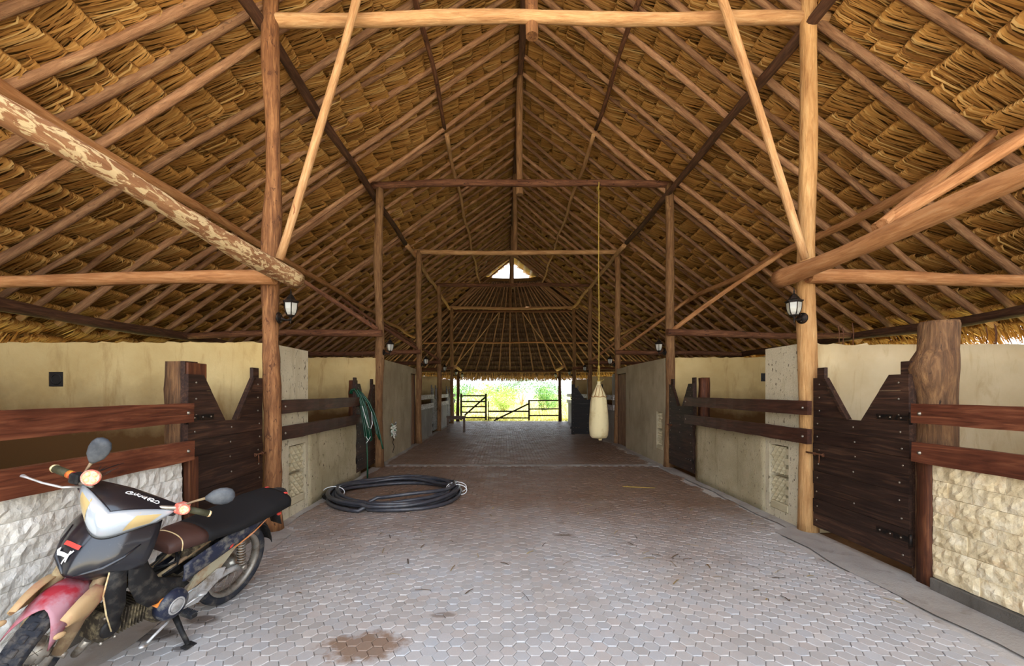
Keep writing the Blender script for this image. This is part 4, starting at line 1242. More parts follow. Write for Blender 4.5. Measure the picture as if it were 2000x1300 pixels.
def green_hose():
    t = thing('garden_hose', (-2.56, 7.66, 0), 'green garden hose hung in loops over the gate stub', 'hose')
    r = random.Random(12); b = MB()
    Lp = [(-0.19, 1.52), (-0.17, 1.585), (-0.11, 1.60), (-0.04, 1.50), (0.03, 1.27), (0.075, 1.02), (0.11, 0.78)]
    Rp = [(-0.12, 1.60), (-0.02, 1.52), (0.10, 1.36), (0.19, 1.16), (0.25, 0.95), (0.28, 0.80)]
    def strand(path, dx, dy, dz): return [(x+dx*(0.3+0.7*i/len(path)), -0.14+dy+0.01*math.sin(i), z+dz*i/len(path)) for i, (x, z) in enumerate(path)]
    allp = []
    for k in range(6):
        A_ = strand(Lp, r.uniform(-.05, .03), 0.028*k-0.03, r.uniform(-.12, .10)); B_ = strand(Lp, r.uniform(-.02, .06), 0.028*k-0.015, r.uniform(-.12, .10))
        bt = Vector(A_[-1])*.5+Vector(B_[-1])*.5+Vector((0.012, 0, -0.06))
        allp += A_+[tuple(bt)]+B_[::-1]
    b.tube(allp, 0.0150, 8)
    for k in range(2):
        A_ = strand(Rp, r.uniform(-.03, .02), 0.06+0.03*k, -0.05*k); B_ = strand(Rp, r.uniform(0.0, .05), 0.075+0.03*k, -0.1)
        b.tube(A_+[tuple(Vector(A_[-1])*.5+Vector(B_[-1])*.5+Vector((0.02, 0, -0.05)))]+B_[::-1], 0.0150, 8)
    b.tube(strand(Rp, 0.04, 0.05, 0)+[(0.345, -0.08, 0.62), (0.37, -0.08, 0.52)], 0.0150, 8)
    b.tube(strand(Lp, 0.0, -0.05, 0)+[(0.125, -0.20, 0.45), (0.13, -0.20, 0.2), (0.128, -0.20, 0.02)], 0.0150, 8)
    b.build('hose', W['hose_green'], t)
    MB().tube([(0.04, -0.21, 1.30), (0.10, -0.21, 1.08), (0.15, -0.21, 0.92), (0.19, -0.21, 0.90), (0.215, -0.20, 0.98), (0.20, -0.19, 1.2)], 0.006, 6).build('white_cord', W['tie_white'], t)
    MB().tube([(0.11, -0.22, 0.76), (0.15, -0.22, 0.69), (0.19, -0.22, 0.76)], 0.006, 6).tube([(0.11, -0.22, 0.64), (0.15, -0.22, 0.69)], 0.005, 6).build('white_cord', W['tie_white'], t)
green_hose()

# crumpled feed sack on the wall
def feed_sack():
    t = thing('feed_sack', (XL+0.03, 9.85, 0.66), 'crumpled white sack with green print hung low on the left wall', 'sack')
    r = random.Random(3); n = 12; vs = []; 
    for i in range(n+1):
        for j in range(n+1):
            u, v = i/n-0.5, j/n-0.5
            w = 0.46*(0.75+0.25*math.sin(j*1.7))
            x = 0.05+0.05*abs(math.sin(i*1.9+j*.8))+0.02*r.uniform(-1, 1)
            vs.append((x*(1-abs(u)*1.6)+0.0, u*w+0.03*r.uniform(-1, 1), v*0.30+0.04*math.sin(i*1.3)+0.015*r.uniform(-1, 1)))
    fs = [(i*(n+1)+j, (i+1)*(n+1)+j, (i+1)*(n+1)+j+1, i*(n+1)+j+1) for i in range(n) for j in range(n)]
    m = NT('feed_sack'); gp = m.noise(m.coord((1, 5, 7)), 2.0, 1)
    W['feed'] = m.done(m.mix(m.ramp(gp, [(0.60, (0,0,0)), (0.62, (1,1,1))]), lin(232,230,216), lin(70,122,86)), 0.6)
    MB().add(vs, fs, True).build('sack_body', W['feed'], t)
    MB().tube([(0.0, 0, 0.10), (0.0, -0.03, 0.22), (0.0, 0.0, 0.30)], 0.006, 6).build('string', W['rope'], t)
    b = MB(); pts = [(0.02, 0.0+0.05*math.sin(k*.9), -0.12-k*0.032) for k in range(14)]
    b.tube(pts, 0.007, 6); b.build('wire', W['iron'], t)
feed_sack()

# bench
def bench():
    t = thing('bench', (-1.86, 16.2, 0), 'small wooden bench standing by the left far stalls', 'bench')
    MB().box((-0.36, -0.16, 0.57), (0.36, 0.16, 0.62), 0.006).build('seat', W['bench'], t)
    MB().box((-0.33, -0.14, 0.50), (0.33, -0.11, 0.57)).build('apron', W['bench'], t)
    MB().box((-0.33, 0.11, 0.50), (0.33, 0.14, 0.57)).build('apron', W['bench'], t)
    for x in (-0.31, 0.31):
        for y in (-0.125, 0.125):
            MB().box((x-0.03, y-0.03, 0), (x+0.03, y+0.03, 0.57), 0.004).build('leg', W['bench'], t)
bench()

# ------------------------------------------------------------------ far fence
def bar(b, p0, p1, h, d):
    p0 = Vector(p0); p1 = Vector(p1); v = (p1-p0); L = v.length; v.normalize()
    n = Vector((0, 1, 0)); u = n.cross(v).normalized()
    vs = []
    for s in (0, L):
        for (a, c) in ((-1, -1), (1, -1), (1, 1), (-1, 1)):
            vs.append(p0+v*s+u*a*h/2+n*c*d/2)
    b.add(vs, [(0,1,2,3), (7,6,5,4), (0,4,5,1), (1,5,6,2), (2,6,7,3), (3,7,4,0)]); return b
def fence():
    Y = 22.75
    g = thing('field_gate', (-2.40, Y, 0), 'five-barred dark field gate with a diagonal brace, far left', 'gate')
    for x in (0.06, 1.40): bar(MB(), (x, 0, 0.02), (x, 0, 1.46), 0.10, 0.07).build('gate_stile', W['fence'], g)
    for z in (0.16, 0.45, 0.75, 1.03, 1.34): bar(MB(), (0.0, 0.02, z), (1.44, 0.02, z), 0.075, 0.03).build('bar', W['fence'], g)
    bar(MB(), (0.25, -0.03, 0.28), (1.36, -0.03, 1.26), 0.09, 0.03).build('diagonal', W['fence'], g)
    m = thing('fence_panel', (-0.86, Y, 0), 'low two-railed fence panel with a long diagonal bar, middle of the opening', 'fence')
    bar(MB(), (0.0, 0, 0), (0.0, 0, 1.05), 0.05, 0.05).build('fence_post', W['fence'], m)
    for z in (0.50, 0.14): bar(MB(), (0.0, 0.02, z), (2.22, 0.02, z), 0.075, 0.04).build('bar', W['fence'], m)
    bar(MB(), (0.30, -0.04, 0.0), (2.20, -0.04, 0.92), 0.085, 0.03).build('diagonal', W['fence'], m)
    q = thing('fence_panel', (1.34, Y, 0), 'three-railed fence panel at the right of the opening', 'fence')
    bar(MB(), (0, 0, 0), (0, 0, 1.12), 0.09, 0.08).build('fence_post', W['fence'], q)
    for z in (1.08, 0.62, 0.27): bar(MB(), (0, 0.02, z), (1.62, 0.02, z+0.01), 0.07, 0.05).build('bar', W['fence'], q)
    bar(MB(), (0.55, 0.05, 0.25), (0.55, 0.05, 1.05), 0.02, 0.02).build('wire_stay', W['fence'], q)
fence()

# ------------------------------------------------------------------ vegetation beyond
def leaf_mat(name, a, b, c):
    m = NT(name); at = m.new('ShaderNodeAttribute'); at.attribute_name = 'rnd'
    col = m.ramp(at.outputs['Fac'], [(0.0, a), (0.5, b), (1.0, c)])
    m.b.inputs['Subsurface Weight'].default_value = 0.0
    return m.done(col, 0.6, 0, 0.3)
W['leaf_y'] = leaf_mat('leaf_yellow', lin(120,150,60), lin(160,184,84), lin(196,206,120))
W['leaf_g'] = leaf_mat('leaf_green', lin(70,120,50), lin(104,152,72), lin(150,186,104))
W['leaf_d'] = leaf_mat('leaf_dark', lin(70,110,66), lin(96,136,88), lin(136,168,120))
W['grass'] = leaf_mat('grass_blades', lin(170,176,96), lin(206,200,130), lin(226,218,164))
def leafcloud(name, mat, blobs, n, size, seed, parent):
    r = np.random.RandomState(seed)
    V = []; A = []
    wts = np.array([b[3]*b[4]*b[5] for b in blobs]); wts = wts/wts.sum()
    ch = r.choice(len(blobs), n, p=wts)
    for k in ch:
        x, y, z, rx, ry, rz = blobs[k]
        d = r.normal(size=3); d /= np.linalg.norm(d); q = r.uniform(0.55, 1.02)
        c = np.array([x+d[0]*rx*q, y+d[1]*ry*q, z+d[2]*rz*q])
        u = r.normal(size=3); u /= np.linalg.norm(u); v = np.cross(u, r.normal(size=3)); v /= np.linalg.norm(v)
        s = size*r.uniform(0.6, 1.3)
        V += [c-u*s, c-v*s*0.45, c+u*s, c+v*s*0.45]; A += [r.rand()]*4
    Q = np.arange(len(V)).reshape(-1, 4)
    return link(name, np_mesh(name, np.array(V), Q, W[mat], False, np.array(A)), parent)
def bush(name, x, y, h, w, mat, label, cat, seed, trunk=0.0, dens=1.0, nb=7):
    t = thing(name, (x, y, -0.1), label, cat)
    r = random.Random(seed); blobs = []
    for k in range(nb):
        a = r.uniform(0, 6.28); d = r.uniform(0, 0.6)*w
        zz = trunk+(h-trunk)*r.uniform(0.25, 0.78)
        rad = w*r.uniform(0.32, 0.5)
        blobs.append((d*math.cos(a), d*math.sin(a)*0.6, zz, rad, rad, (h-trunk)*r.uniform(0.22, 0.32)))
    leafcloud('foliage', mat, blobs, int(1600*dens), 0.05*max(1, w*0.55), seed, t)
    st = MB()
    for k in range(4):
        bl = blobs[k]
        st.tube([(0.05*k-.1, 0, 0), (bl[0]*0.4, bl[1]*.4, bl[2]*0.5), (bl[0], bl[1], bl[2])], [0.05*max(1, h/3), 0.03*max(1, h/3), 0.01], 6)
    st.build('stem', W['bark'], t)
Bs = [('shrub', -5.2, 36, 2.5, 2.6, 'leaf_g', 'rounded green shrub at the far left of the field view', 'bush', 0),
      ('shrub', -2.4, 44, 3.0, 3.0, 'leaf_y', 'pale green shrub left of the middle of the field', 'bush', 0),
      ('shrub', 0.4, 52, 3.0, 3.2, 'leaf_y', 'yellow-green shrub in the middle distance of the field', 'bush', 0),
      ('tree', 1.9, 46, 4.0, 2.4, 'leaf_d', 'grey-green spreading tree above the shrubs', 'tree', 1.4),
      ('shrub', 2.9, 31, 2.15, 1.3, 'leaf_g', 'bright green leafy bush behind the right fence panel', 'bush', 0),
      ('shrub', 4.4, 37, 2.4, 1.6, 'leaf_g', 'green bush at the right edge of the opening', 'bush', 0),
      ('shrub', 0.0, 33, 1.25, 1.3, 'leaf_y', 'low yellow-green bush behind the middle fence panel', 'bush', 0),
      ('shrub', -3.6, 30, 1.2, 1.4, 'leaf_y', 'low pale bush behind the five-barred gate', 'bush', 0),
      ('shrub', -9.5, 60, 3.4, 5.0, 'leaf_g', 'broad dark hedge-like bush on the left horizon', 'bush', 0),
      ('shrub', 6.5, 64, 3.6, 5.0, 'leaf_d', 'broad grey-green bush on the right horizon', 'bush', 0),
      ('shrub', -1.0, 75, 3.4, 6.0, 'leaf_d', 'hazy bush line at the centre of the horizon', 'bush', 0),
      ('shrub', -5.5, 85, 3.8, 7.0, 'leaf_d', 'hazy far trees left of the centre of the horizon', 'bush', 0)]
for k, bsh in enumerate(Bs): bush(bsh[0], bsh[1], bsh[2], bsh[3], bsh[4], bsh[5], bsh[6], bsh[7], 40+k, bsh[8], 1.5 if bsh[2] < 50 else 1.2)
def grass():
    r = np.random.RandomState(5); n = 26000
    y = 24.0+(r.rand(n)**1.8)*40; x = (r.rand(n)-0.5)*(y*0.42)+0.1
    h = r.uniform(0.12, 0.5, n)*(0.6+0.6*np.sin(x*0.9)*np.sin(y*0.5)); h = np.clip(h, 0.08, 0.7)
    a = r.rand(n)*PI; w = 0.012+0.0006*y
    ln = r.normal(0, 0.12, (n, 2))
    V = np.zeros((n, 3, 3))
    V[:, 0] = np.stack([x-np.cos(a)*w, y-np.sin(a)*w, np.full(n, -0.1)], 1)
    V[:, 1] = np.stack([x+np.cos(a)*w, y+np.sin(a)*w, np.full(n, -0.1)], 1)
    V[:, 2] = np.stack([x+ln[:, 0], y+ln[:, 1], h-0.1], 1)
    o = link('grass', np_mesh('grass', V.reshape(-1, 3), np.arange(3*n).reshape(-1, 3), W['grass'], False, np.repeat(r.rand(n), 3)))
    tag(o, 'tall dry yellow grass of the sunlit field', 'grass', kind='stuff')
grass()

# ------------------------------------------------------------------ litter on the paving
def litter():
    r = np.random.RandomState(9); V = []; Q = []
    for k in range(420):
        y = r.choice([r.uniform(3, 9), r.uniform(9, 22)]); x = r.uniform(-2.3, 3.0)
        L = r.uniform(0.02, 0.07); a = r.rand()*PI; w = r.uniform(0.0015, 0.006)
        u = np.array([math.cos(a), math.sin(a), 0]); n = np.array([-u[1], u[0], 0]); c = np.array([x, y, 0.004])
        b = len(V); V += [c-u*L-n*w, c-u*L+n*w, c+n*w+np.array([0,0,.006]), c-n*w+np.array([0,0,.006]), c+u*L+n*w, c+u*L-n*w]
        Q += [(b, b+3, b+2, b+1), (b+3, b+5, b+4, b+2)]
    A = r.rand(len(V))
    m = leaf_mat('litter', lin(60,46,34), lin(110,88,60), lin(190,166,110))
    o = link('straw_litter', np_mesh('straw_litter', np.array(V), np.array(Q), m, False, np.repeat(r.rand(len(V)//6), 6)))
    tag(o, 'scattered straw bits and dry leaves on the paving', 'litter', kind='stuff')
    s = MB().tube([(1.93, 6.85, 0.008), (2.15, 6.78, 0.012), (2.42, 6.74, 0.008)], 0.006, 6).build('straw_stalk', W['rope']); tag(s, 'single long straw stalk lying on the paving near the right wall', 'straw')
litter()
# ------------------------------------------------------------------ motorbike
W['b_black'] = (lambda m: (m.b.inputs['Coat Weight'].__setattr__('default_value', 0.6), m.b.inputs['Coat Roughness'].__setattr__('default_value', 0.12),
    m.done(m.mix(m.ramp(m.noise(m.coord((1,1,1)), 26, 6, 0.7), [(0.60, (0,0,0)), (0.80, (0.6,0.6,0.6))]), lin(22,23,30), lin(110,106,100)), 0.34, 0, 0.5))[-1])(NT('bike_black'))
W['b_matt'] = simple('bike_matt_black', lin(30,29,30), 0.7, 0, 0.3, dirt=lin(70,66,60), scale=16)
W['b_blue'] = simple('bike_blue_black', lin(30,36,56), 0.45, 0, 0.5, dirt=lin(120,116,108), scale=18)
W['b_red'] = (lambda m: m.done(m.mix(m.ramp(m.noise(m.coord((1,1,1)), 7, 5, 0.6), [(0.40, (0,0,0)), (0.56, (0.85,0.85,0.85))]), lin(166,44,56), lin(176,136,146)), 0.55, 0, 0.45))(NT('bike_red'))
W['b_tan'] = simple('bike_tan', lin(204,166,92), 0.6, 0, 0.3, dirt=lin(190,120,80), scale=9)
W['b_orange'] = simple('bike_orange', lin(232,140,58), 0.5, 0, 0.4, dirt=lin(236,176,140), scale=9)
W['b_seat'] = (lambda m: (m.bump(m.new('ShaderNodeTexChecker').outputs['Fac'], 0.1, 0.002), m.done(lin(26,25,26), 0.8, 0, 0.25))[1])(NT('seat_mesh'))
W['b_brown'] = simple('seat_brown', lin(74,50,44), 0.55, 0, 0.35)
W['b_tyre'] = simple('tyre', lin(44,46,52), 0.85, 0, 0.2, dirt=lin(92,86,80), scale=14)
W['b_steel'] = simple('dusty_steel', lin(178,172,160), 0.42, 0.75, 0.5, dirt=lin(120,92,66), scale=14)
W['b_alu'] = simple('aluminium', lin(206,206,204), 0.4, 0.55, 0.5, dirt=lin(140,126,108), scale=12)
W['b_fork'] = simple('fork_brown', lin(134,110,84), 0.6, 0.2, 0.4, dirt=lin(196,178,136), scale=6)
W['b_engine'] = simple('engine_dirty', lin(64,56,46), 0.75, 0.3, 0.3, dirt=lin(150,136,106), scale=22, bump=0.3)
W['b_lens'] = (lambda m: (m.b.inputs['Coat Weight'].__setattr__('default_value', 0.8), m.done(lin(206,216,224), 0.14, 0.35, 0.6))[1])(NT('headlight_lens'))
W['b_amber'] = simple('amber_lens', lin(204,178,122), 0.3, 0, 0.5, coat=0.5)
W['b_mirror'] = simple('mirror_back', lin(58,62,68), 0.5, 0, 0.4, dirt=lin(96,98,100), scale=5)
W['b_white'] = simple('decal_white', lin(240,240,238), 0.5)
W['b_decal_red'] = simple('decal_red', lin(214,70,60), 0.5)
W['b_grip'] = simple('grip_olive', lin(70,68,44), 0.7, dirt=lin(50,48,30), scale=20)
W['b_grip_y'] = simple('grip_yellow', lin(206,150,50), 0.7, dirt=lin(200,60,40), scale=24)
W['b_grip_r'] = simple('grip_red', lin(200,56,44), 0.6)
W['b_cream'] = simple('cream_plastic', lin(232,214,166), 0.5, dirt=lin(200,150,100), scale=30)
W['b_switch'] = simple('switch_red', lin(206,98,80), 0.55, dirt=lin(226,190,170), scale=30)
W['b_cream2'] = simple('dusty_cream', lin(172,164,138), 0.6, 0.1, 0.4, dirt=lin(150,110,74), scale=10)
W['b_flare'] = simple('faded_flare', lin(190,158,116), 0.65, 0, 0.3, dirt=lin(172,108,92), scale=5)
W['b_rim'] = simple('rim', lin(150,144,134), 0.45, 0.5, 0.5, dirt=lin(98,78,58), scale=12)

def motorbike():
    root = bpy.data.objects.new('motorbike', None); COL.objects.link(root)
    tag(root, 'worn black and red underbone motorbike parked on its side stand by the stone wall', 'motorbike')
    head = math.radians(BIKE['head']); lean = math.radians(BIKE['lean'])
    hx = Vector((-math.sin(head), -math.cos(head), 0)); ly = Vector((math.cos(head), -math.sin(head), 0)); uz = Vector((0, 0, 1))
    Rm = Matrix((hx, ly, uz)).transposed().to_4x4()
    root.matrix_world = Matrix.Translation(BIKE['rear']) @ Rm @ Matrix.Rotation(-lean, 4, 'X') @ Matrix.Scale(BIKE['s'], 4)
    WB = 1.06; R = 0.287
    def part(b, name, mat, parent=root): return b.build(name, W[mat], parent)
    RX = Matrix.Rotation(PI/2, 4, 'X')
    # steering frame: everything turning with the bars; pivot line through the head
    rake = math.radians(26.5)
    ax = Vector((-math.sin(rake), 0, math.cos(rake)))
    piv = Vector((0.90, 0, 0.80))
    S = Matrix.Translation(piv) @ Matrix.Rotation(math.radians(BIKE['steer']), 4, ax) @ Matrix.Translation(-piv)
    S2 = Matrix.Translation(piv) @ Matrix.Rotation(math.radians(BIKE['steer']*0.6), 4, ax) @ Matrix.Translation(-piv)
    def wheel(cx, M, knob, nm):
        C = M @ Matrix.Translation((cx, 0, R)) @ RX
        k_ = 1.12 if knob else 0.95
        ty = [(0.225, -0.030), (0.240, -0.040*k_), (0.262, -0.040*k_), (0.278, -0.026*k_), (0.2835, 0.0), (0.278, 0.026*k_), (0.262, 0.040*k_), (0.240, 0.040*k_), (0.225, 0.030)]
        w = part(MB().lathe(ty, 48, C, closed=True), nm, 'b_tyre')
        if knob:
            b = MB()
            for k in range(34):
                a = 2*PI*k/34
                for (yy, da, sx_) in ((-0.028, 0.0, .014), (0.0, 0.09, .013), (0.028, 0.0, .014)):
                    rr_ = 0.2835 if yy == 0 else 0.273
                    Mk = C @ Matrix.Rotation(a+da, 4, 'Z') @ Matrix.Translation((rr_, 0, yy)) @ Matrix.Rotation(yy*14, 4, 'Y')
                    b.box((-0.008, -0.017, -sx_), (0.008, 0.017, sx_), 0.004, Mk)
            o = part(b, 'tread_knobs', 'b_tyre', w); o['kind'] = 'stuff'
        part(MB().lathe([(0.205, -0.026), (0.226, -0.030), (0.230, -0.022), (0.212, 0.0), (0.230, 0.022), (0.226, 0.030), (0.205, 0.026), (0.200, 0.0)], 48, C, closed=True), 'rim', 'b_rim', w)
        part(MB().lathe([(0.0, -0.055), (0.020, -0.055), (0.022, -0.040), (0.055, -0.036), (0.060, 0.0), (0.060, 0.030), (0.022, 0.040), (0.020, 0.055), (0.0, 0.055)], 24, C, cap=False), 'hub', 'b_steel', w)
        b = MB()
        for k in range(32):
            a = 2*PI*k/32; s = 1 if k % 2 else -1; a2 = a+(0.45 if (k//2) % 2 else -0.45)
            b.tube([C @ Vector((0.055*math.cos(a2), 0.055*math.sin(a2), 0.03*s)), C @ Vector((0.206*math.cos(a), 0.206*math.sin(a), 0.004*s))], 0.0016, 4)
        o = part(b, 'spokes', 'b_steel', w); o['kind'] = 'stuff'
        return w
    wheel(0.0, Matrix(), False, 'rear_wheel')
    wheel(WB, S, True, 'front_wheel')
    # fork
    for s in (-1, 1):
        f = part(MB().tube([S @ Vector(p) for p in ((WB, 0.082*s, R), (WB-0.045, 0.082*s, R+0.13), (WB-0.10, 0.082*s, R+0.33), (0.90, 0.082*s, 0.80))], [0.026, 0.030, 0.027, 0.024], 12), 'fork_leg', 'b_fork')
        part(MB().tube([S @ Vector((WB, 0.060*s, R)), S @ Vector((WB, 0.115*s, R))], 0.016, 10), 'axle_nut', 'b_steel', f)
    part(MB().tube([S @ Vector((0.93, -0.1, 0.72)), S @ Vector((0.93, 0.1, 0.72))], 0.03, 10).tube([S @ Vector((0.93, 0, 0.70)), S @ Vector((0.86, 0, 0.95))], 0.028, 12), 'steering_stem', 'b_matt')
    # front fender
    C0 = Vector((WB, 0, R))
    secs = []
    for k in range(15):
        t = k/14; a = math.radians(132-t*68)
        rad = 0.335-0.012*t
        hw = 0.082+0.016*math.sin(PI*t*0.7)
        sec = []
        for j in range(13):
            u = j/12*2-1
            drop = 0.075*abs(u)**2.6+(0.055*max(0, t-0.75)*4*abs(u))
            rr_ = rad-drop*(1.0)
            p = C0+Vector((math.cos(a)*rr_, hw*u*(1-0.10*abs(u)**3), math.sin(a)*rr_))
            if t > 0.85: p += Vector((math.cos(a-PI/2), 0, math.sin(a-PI/2)))*0.10*(abs(u)**1.6-0.25)*(t-0.85)/0.15
            sec.append(S @ p)
        secs.append(sec)
    b = MB().loft(secs, closed=False, cap=False)
    fe = part(b, 'front_fender', 'b_red')
    sm = fe.modifiers.new('solid', 'SOLIDIFY'); sm.thickness = 0.004
    for s in (-1, 1):
        q = []
        for k in range(8):
            an = math.radians(122-k*8.5); g = math.sin(PI*(0.18+0.74*k/7)); rd = 0.332
            row = []
            for (dr, yy) in ((0.0, 0.080), (-0.010, 0.100+0.018*g), (-0.045*g-0.02, 0.106+0.024*g), (-0.115*g-0.02, 0.096+0.024*g)):
                row.append(S @ (C0+Vector((math.cos(an)*(rd+dr), s*yy, math.sin(an)*(rd+dr)))))
            q.append(row)
        o = part(MB().loft(q, closed=False, cap=False), 'fender_flare', 'b_flare', fe); o.modifiers.new('solid', 'SOLIDIFY').thickness = 0.006
        part(MB().sphere(tuple(S @ (C0+Vector((0.165, 0.108*s, 0.235)))), 0.020, sc=(1.2, .5, .7)), 'flare_tip', 'b_flare', fe)
    # front shield (does not steer): wide black shell above the fender
    def shield_pt(u, t):
        """t 0 top .. 1 bottom nose; u -1..1 across"""
        x = 0.885+0.14*math.sin(t*PI*0.5)+0.035*t
        z = 0.905-0.215*t-0.02*t*t
        hw = 0.135+0.075*math.sin(PI*(0.12+t*0.62)) if t < 0.6 else (0.135+0.075*math.sin(PI*(0.12+0.372)))*(1-0.55*((t-0.6)/0.4)**1.5)
        back = 0.13*abs(u)**2.0+0.03*abs(u)
        dz = -0.055*abs(u)**1.7
        crease = 0.012*math.exp(-((abs(u)-0.52)/0.12)**2)
        return S2 @ Vector((x-back*(0.8+0.35*t)+crease, hw*u, z+dz*(0.3+t)))
    secs = [[shield_pt(j/20*2-1, k/16) for j in range(21)] for k in range(17)]
    sh = part(MB().loft(secs, closed=False, cap=False), 'front_shield', 'b_black'); sh.modifiers.new('solid', 'SOLIDIFY').thickness = 0.008
    def on_shield(u, t, off=0.013):
        e = 0.01
        n = (shield_pt(u+e, t)-shield_pt(u-e, t)).cross(shield_pt(u, t+e)-shield_pt(u, t-e)).normalized()
        if n.x < 0: n = -n
        return shield_pt(u, t)+n*off
    def shield_patch(poly, mat, name, k=6):
        # poly: 4 corners in (u,t)
        vs = []; 
        for i in range(k+1):
            for j in range(k+1):
                a, c = i/k, j/k
                uu = (1-a)*(1-c)*poly[0][0]+a*(1-c)*poly[1][0]+a*c*poly[2][0]+(1-a)*c*poly[3][0]
                tt = (1-a)*(1-c)*poly[0][1]+a*(1-c)*poly[1][1]+a*c*poly[2][1]+(1-a)*c*poly[3][1]
                vs.append(on_shield(uu, tt))
        fs = [(i*(k+1)+j, (i+1)*(k+1)+j, (i+1)*(k+1)+j+1, i*(k+1)+j+1) for i in range(k) for j in range(k)]
        return part(MB().add(vs, fs, True), name, mat, sh)
    # decals on the rider's right half (seen left): red bar and a white figure 1 lying on its side
    shield_patch([(-0.46, 0.50), (-0.04, 0.50), (-0.04, 0.565), (-0.46, 0.565)], 'b_decal_red', 'red_stripe')
    shield_patch([(-0.50, 0.66), (-0.16, 0.66), (-0.16, 0.72), (-0.50, 0.72)], 'b_white', 'figure_stem')
    shield_patch([(-0.60, 0.70), (-0.46, 0.60), (-0.45, 0.67), (-0.50, 0.70)], 'b_white', 'figure_flag')
    shield_patch([(-0.19, 0.61), (-0.15, 0.61), (-0.15, 0.78), (-0.19, 0.78)], 'b_white', 'figure_foot')
    shield_patch([(-0.30, 0.82), (-0.26, 0.83), (-0.10, 0.60), (-0.13, 0.59)], 'b_white', 'figure_stroke')
    # scoop crease on the left half
    for s in (-1, 1):
        pts = [on_shield(s*u, t, 0.008) for (u, t) in ((0.16, 0.97), (0.34, 0.88), (0.52, 0.74), (0.66, 0.56), (0.80, 0.36))]
        part(MB().tube(pts, [0.004, 0.011, 0.015, 0.010, 0.004], 8, squash=.7), 'shield_ridge', 'b_black', sh)
        pts = [on_shield(s*u, t, 0.003) for (u, t) in ((0.24, 0.95), (0.36, 0.90), (0.48, 0.82), (0.54, 0.75))]
        part(MB().tube(pts, [0.002, 0.010, 0.013, 0.004], 8, squash=.6), 'air_scoop', 'vent', sh)
    # headlight cowl (steers)
    def cowl_pt(u, t):
        # t 0 rear/top edge .. 1 lower front lip
        x = 0.795+0.185*math.sin(t*PI/2*0.95)
        z = 1.015-0.025*t-0.085*t**2.4
        hw = 0.245-0.075*t**1.5
        back = 0.145*abs(u)**2.1
        return S @ Vector((x-back*(0.5+0.7*t), hw*u, z-0.045*abs(u)**2.2*(1-0.4*t)+0.014*(1-abs(u))*(1-t)))
    secs = [[cowl_pt(j/20*2-1, k/14*(0.74-0.22*abs(j/20*2-1))) for j in range(21)] for k in range(15)]
    co = part(MB().loft(secs, closed=False, cap=False), 'headlight_cowl', 'b_black'); co.modifiers.new('solid', 'SOLIDIFY').thickness = 0.006
    def lens_pt(u, t, off=0.0):
        # V-shaped lens: upper edge dips in the middle, wings sweep up
        top = 0.70-0.44*abs(u)**0.9; bot = 1.24-0.42*abs(u)**2.2
        tt = top+(bot-top)*t
        p = cowl_pt(u*0.93, tt)
        bul = 0.012*math.sin(PI*min(1, max(0, t)))*(1-abs(u)**4)
        return p+(S.to_3x3() @ Vector((bul+off+0.004, 0, 0.002)))
    secs = [[lens_pt(j/28*2-1, k/8) for j in range(29)] for k in range(9)]
    ln = part(MB().loft(secs, closed=False, cap=False), 'headlight_lens', 'b_lens', co); ln.modifiers.new('solid', 'SOLIDIFY').thickness = 0.004
    for s in (-1, 1):
        secs = [[lens_pt(s*(0.52+0.36*j/6), 0.10+0.76*k/4, 0.008) for j in range(7)] for k in range(5)]
        part(MB().loft(secs, closed=False, cap=False), 'amber_indicator', 'b_amber', co)
    part(MB().tube([lens_pt(j/28*2-1, 1.03) for j in range(29)], 0.004, 6), 'lens_trim', 'b_matt', co)
    part(MB().tube([lens_pt(j/28*2-1, -0.02) for j in range(29)], 0.005, 6), 'lens_trim', 'b_black', co)
    part(MB().sphere(tuple(lens_pt(0.0, 0.5, -0.01)), 0.018), 'reflector_bulb', 'b_white', co)
    # lower cowl to the stem
    secs = [[cowl_pt(j/12*2-1, 1.02) for j in range(13)], [S @ Vector((0.84+0.02*(1-abs(j/12*2-1)), 0.10*(j/12*2-1), 0.85)) for j in range(13)]]
    part(MB().loft(secs, closed=False, cap=False), 'cowl_underside', 'b_matt', co)
    # worn white script on the cowl, drawn as strokes
    strokes = [[(300,410),(330,362),(400,345),(470,352),(515,388),(470,410),(420,395)], [(300,420),(400,452),(540,462)], [(600,390),(570,440),(592,476),(640,480),(682,440),(700,402)], [(760,430),(704,500),(760,545),(822,502),(872,500)], [(930,500),(860,560),(935,592),(1000,520)], [(1020,520),(965,635)], [(1105,540),(1062,620),(1112,692)], [(1100,600),(1150,560),(1230,580),(1270,640),(1200,660),(1130,640),(1100,600)], [(1180,700),(1300,732),(1400,792),(1462,768),(1450,700),(1390,652),(1318,682)]]
    ln_ = []
    # map: along = first axis of the baseline (300,400)-(1440,740), across = perpendicular
    bx = Vector((1140, 340)).normalized(); by = Vector((-bx.y, bx.x))
    sb = MB()
    for st in strokes:
        pts = []
        for (a, c) in st:
            v = Vector((a-870, c-560)); al = v.dot(bx)/600; ac = v.dot(by)/600
            u = 0.26+al*0.30; t = 0.175+ac*0.42
            p = cowl_pt(u, t); e = 0.01
            n = (cowl_pt(u+e, t)-cowl_pt(u-e, t)).cross(cowl_pt(u, t+e)-cowl_pt(u, t-e)).normalized()
            if n.z < 0: n = -n
            pts.append(p+n*0.0065)
        sb.tube(pts, 0.0032, 5, squash=0.5)
    part(sb, 'script_decal', 'b_white', co)
    # handlebar, grips, levers, mirrors
    HB = lambda x, y, z: S @ Vector((x, y, z))
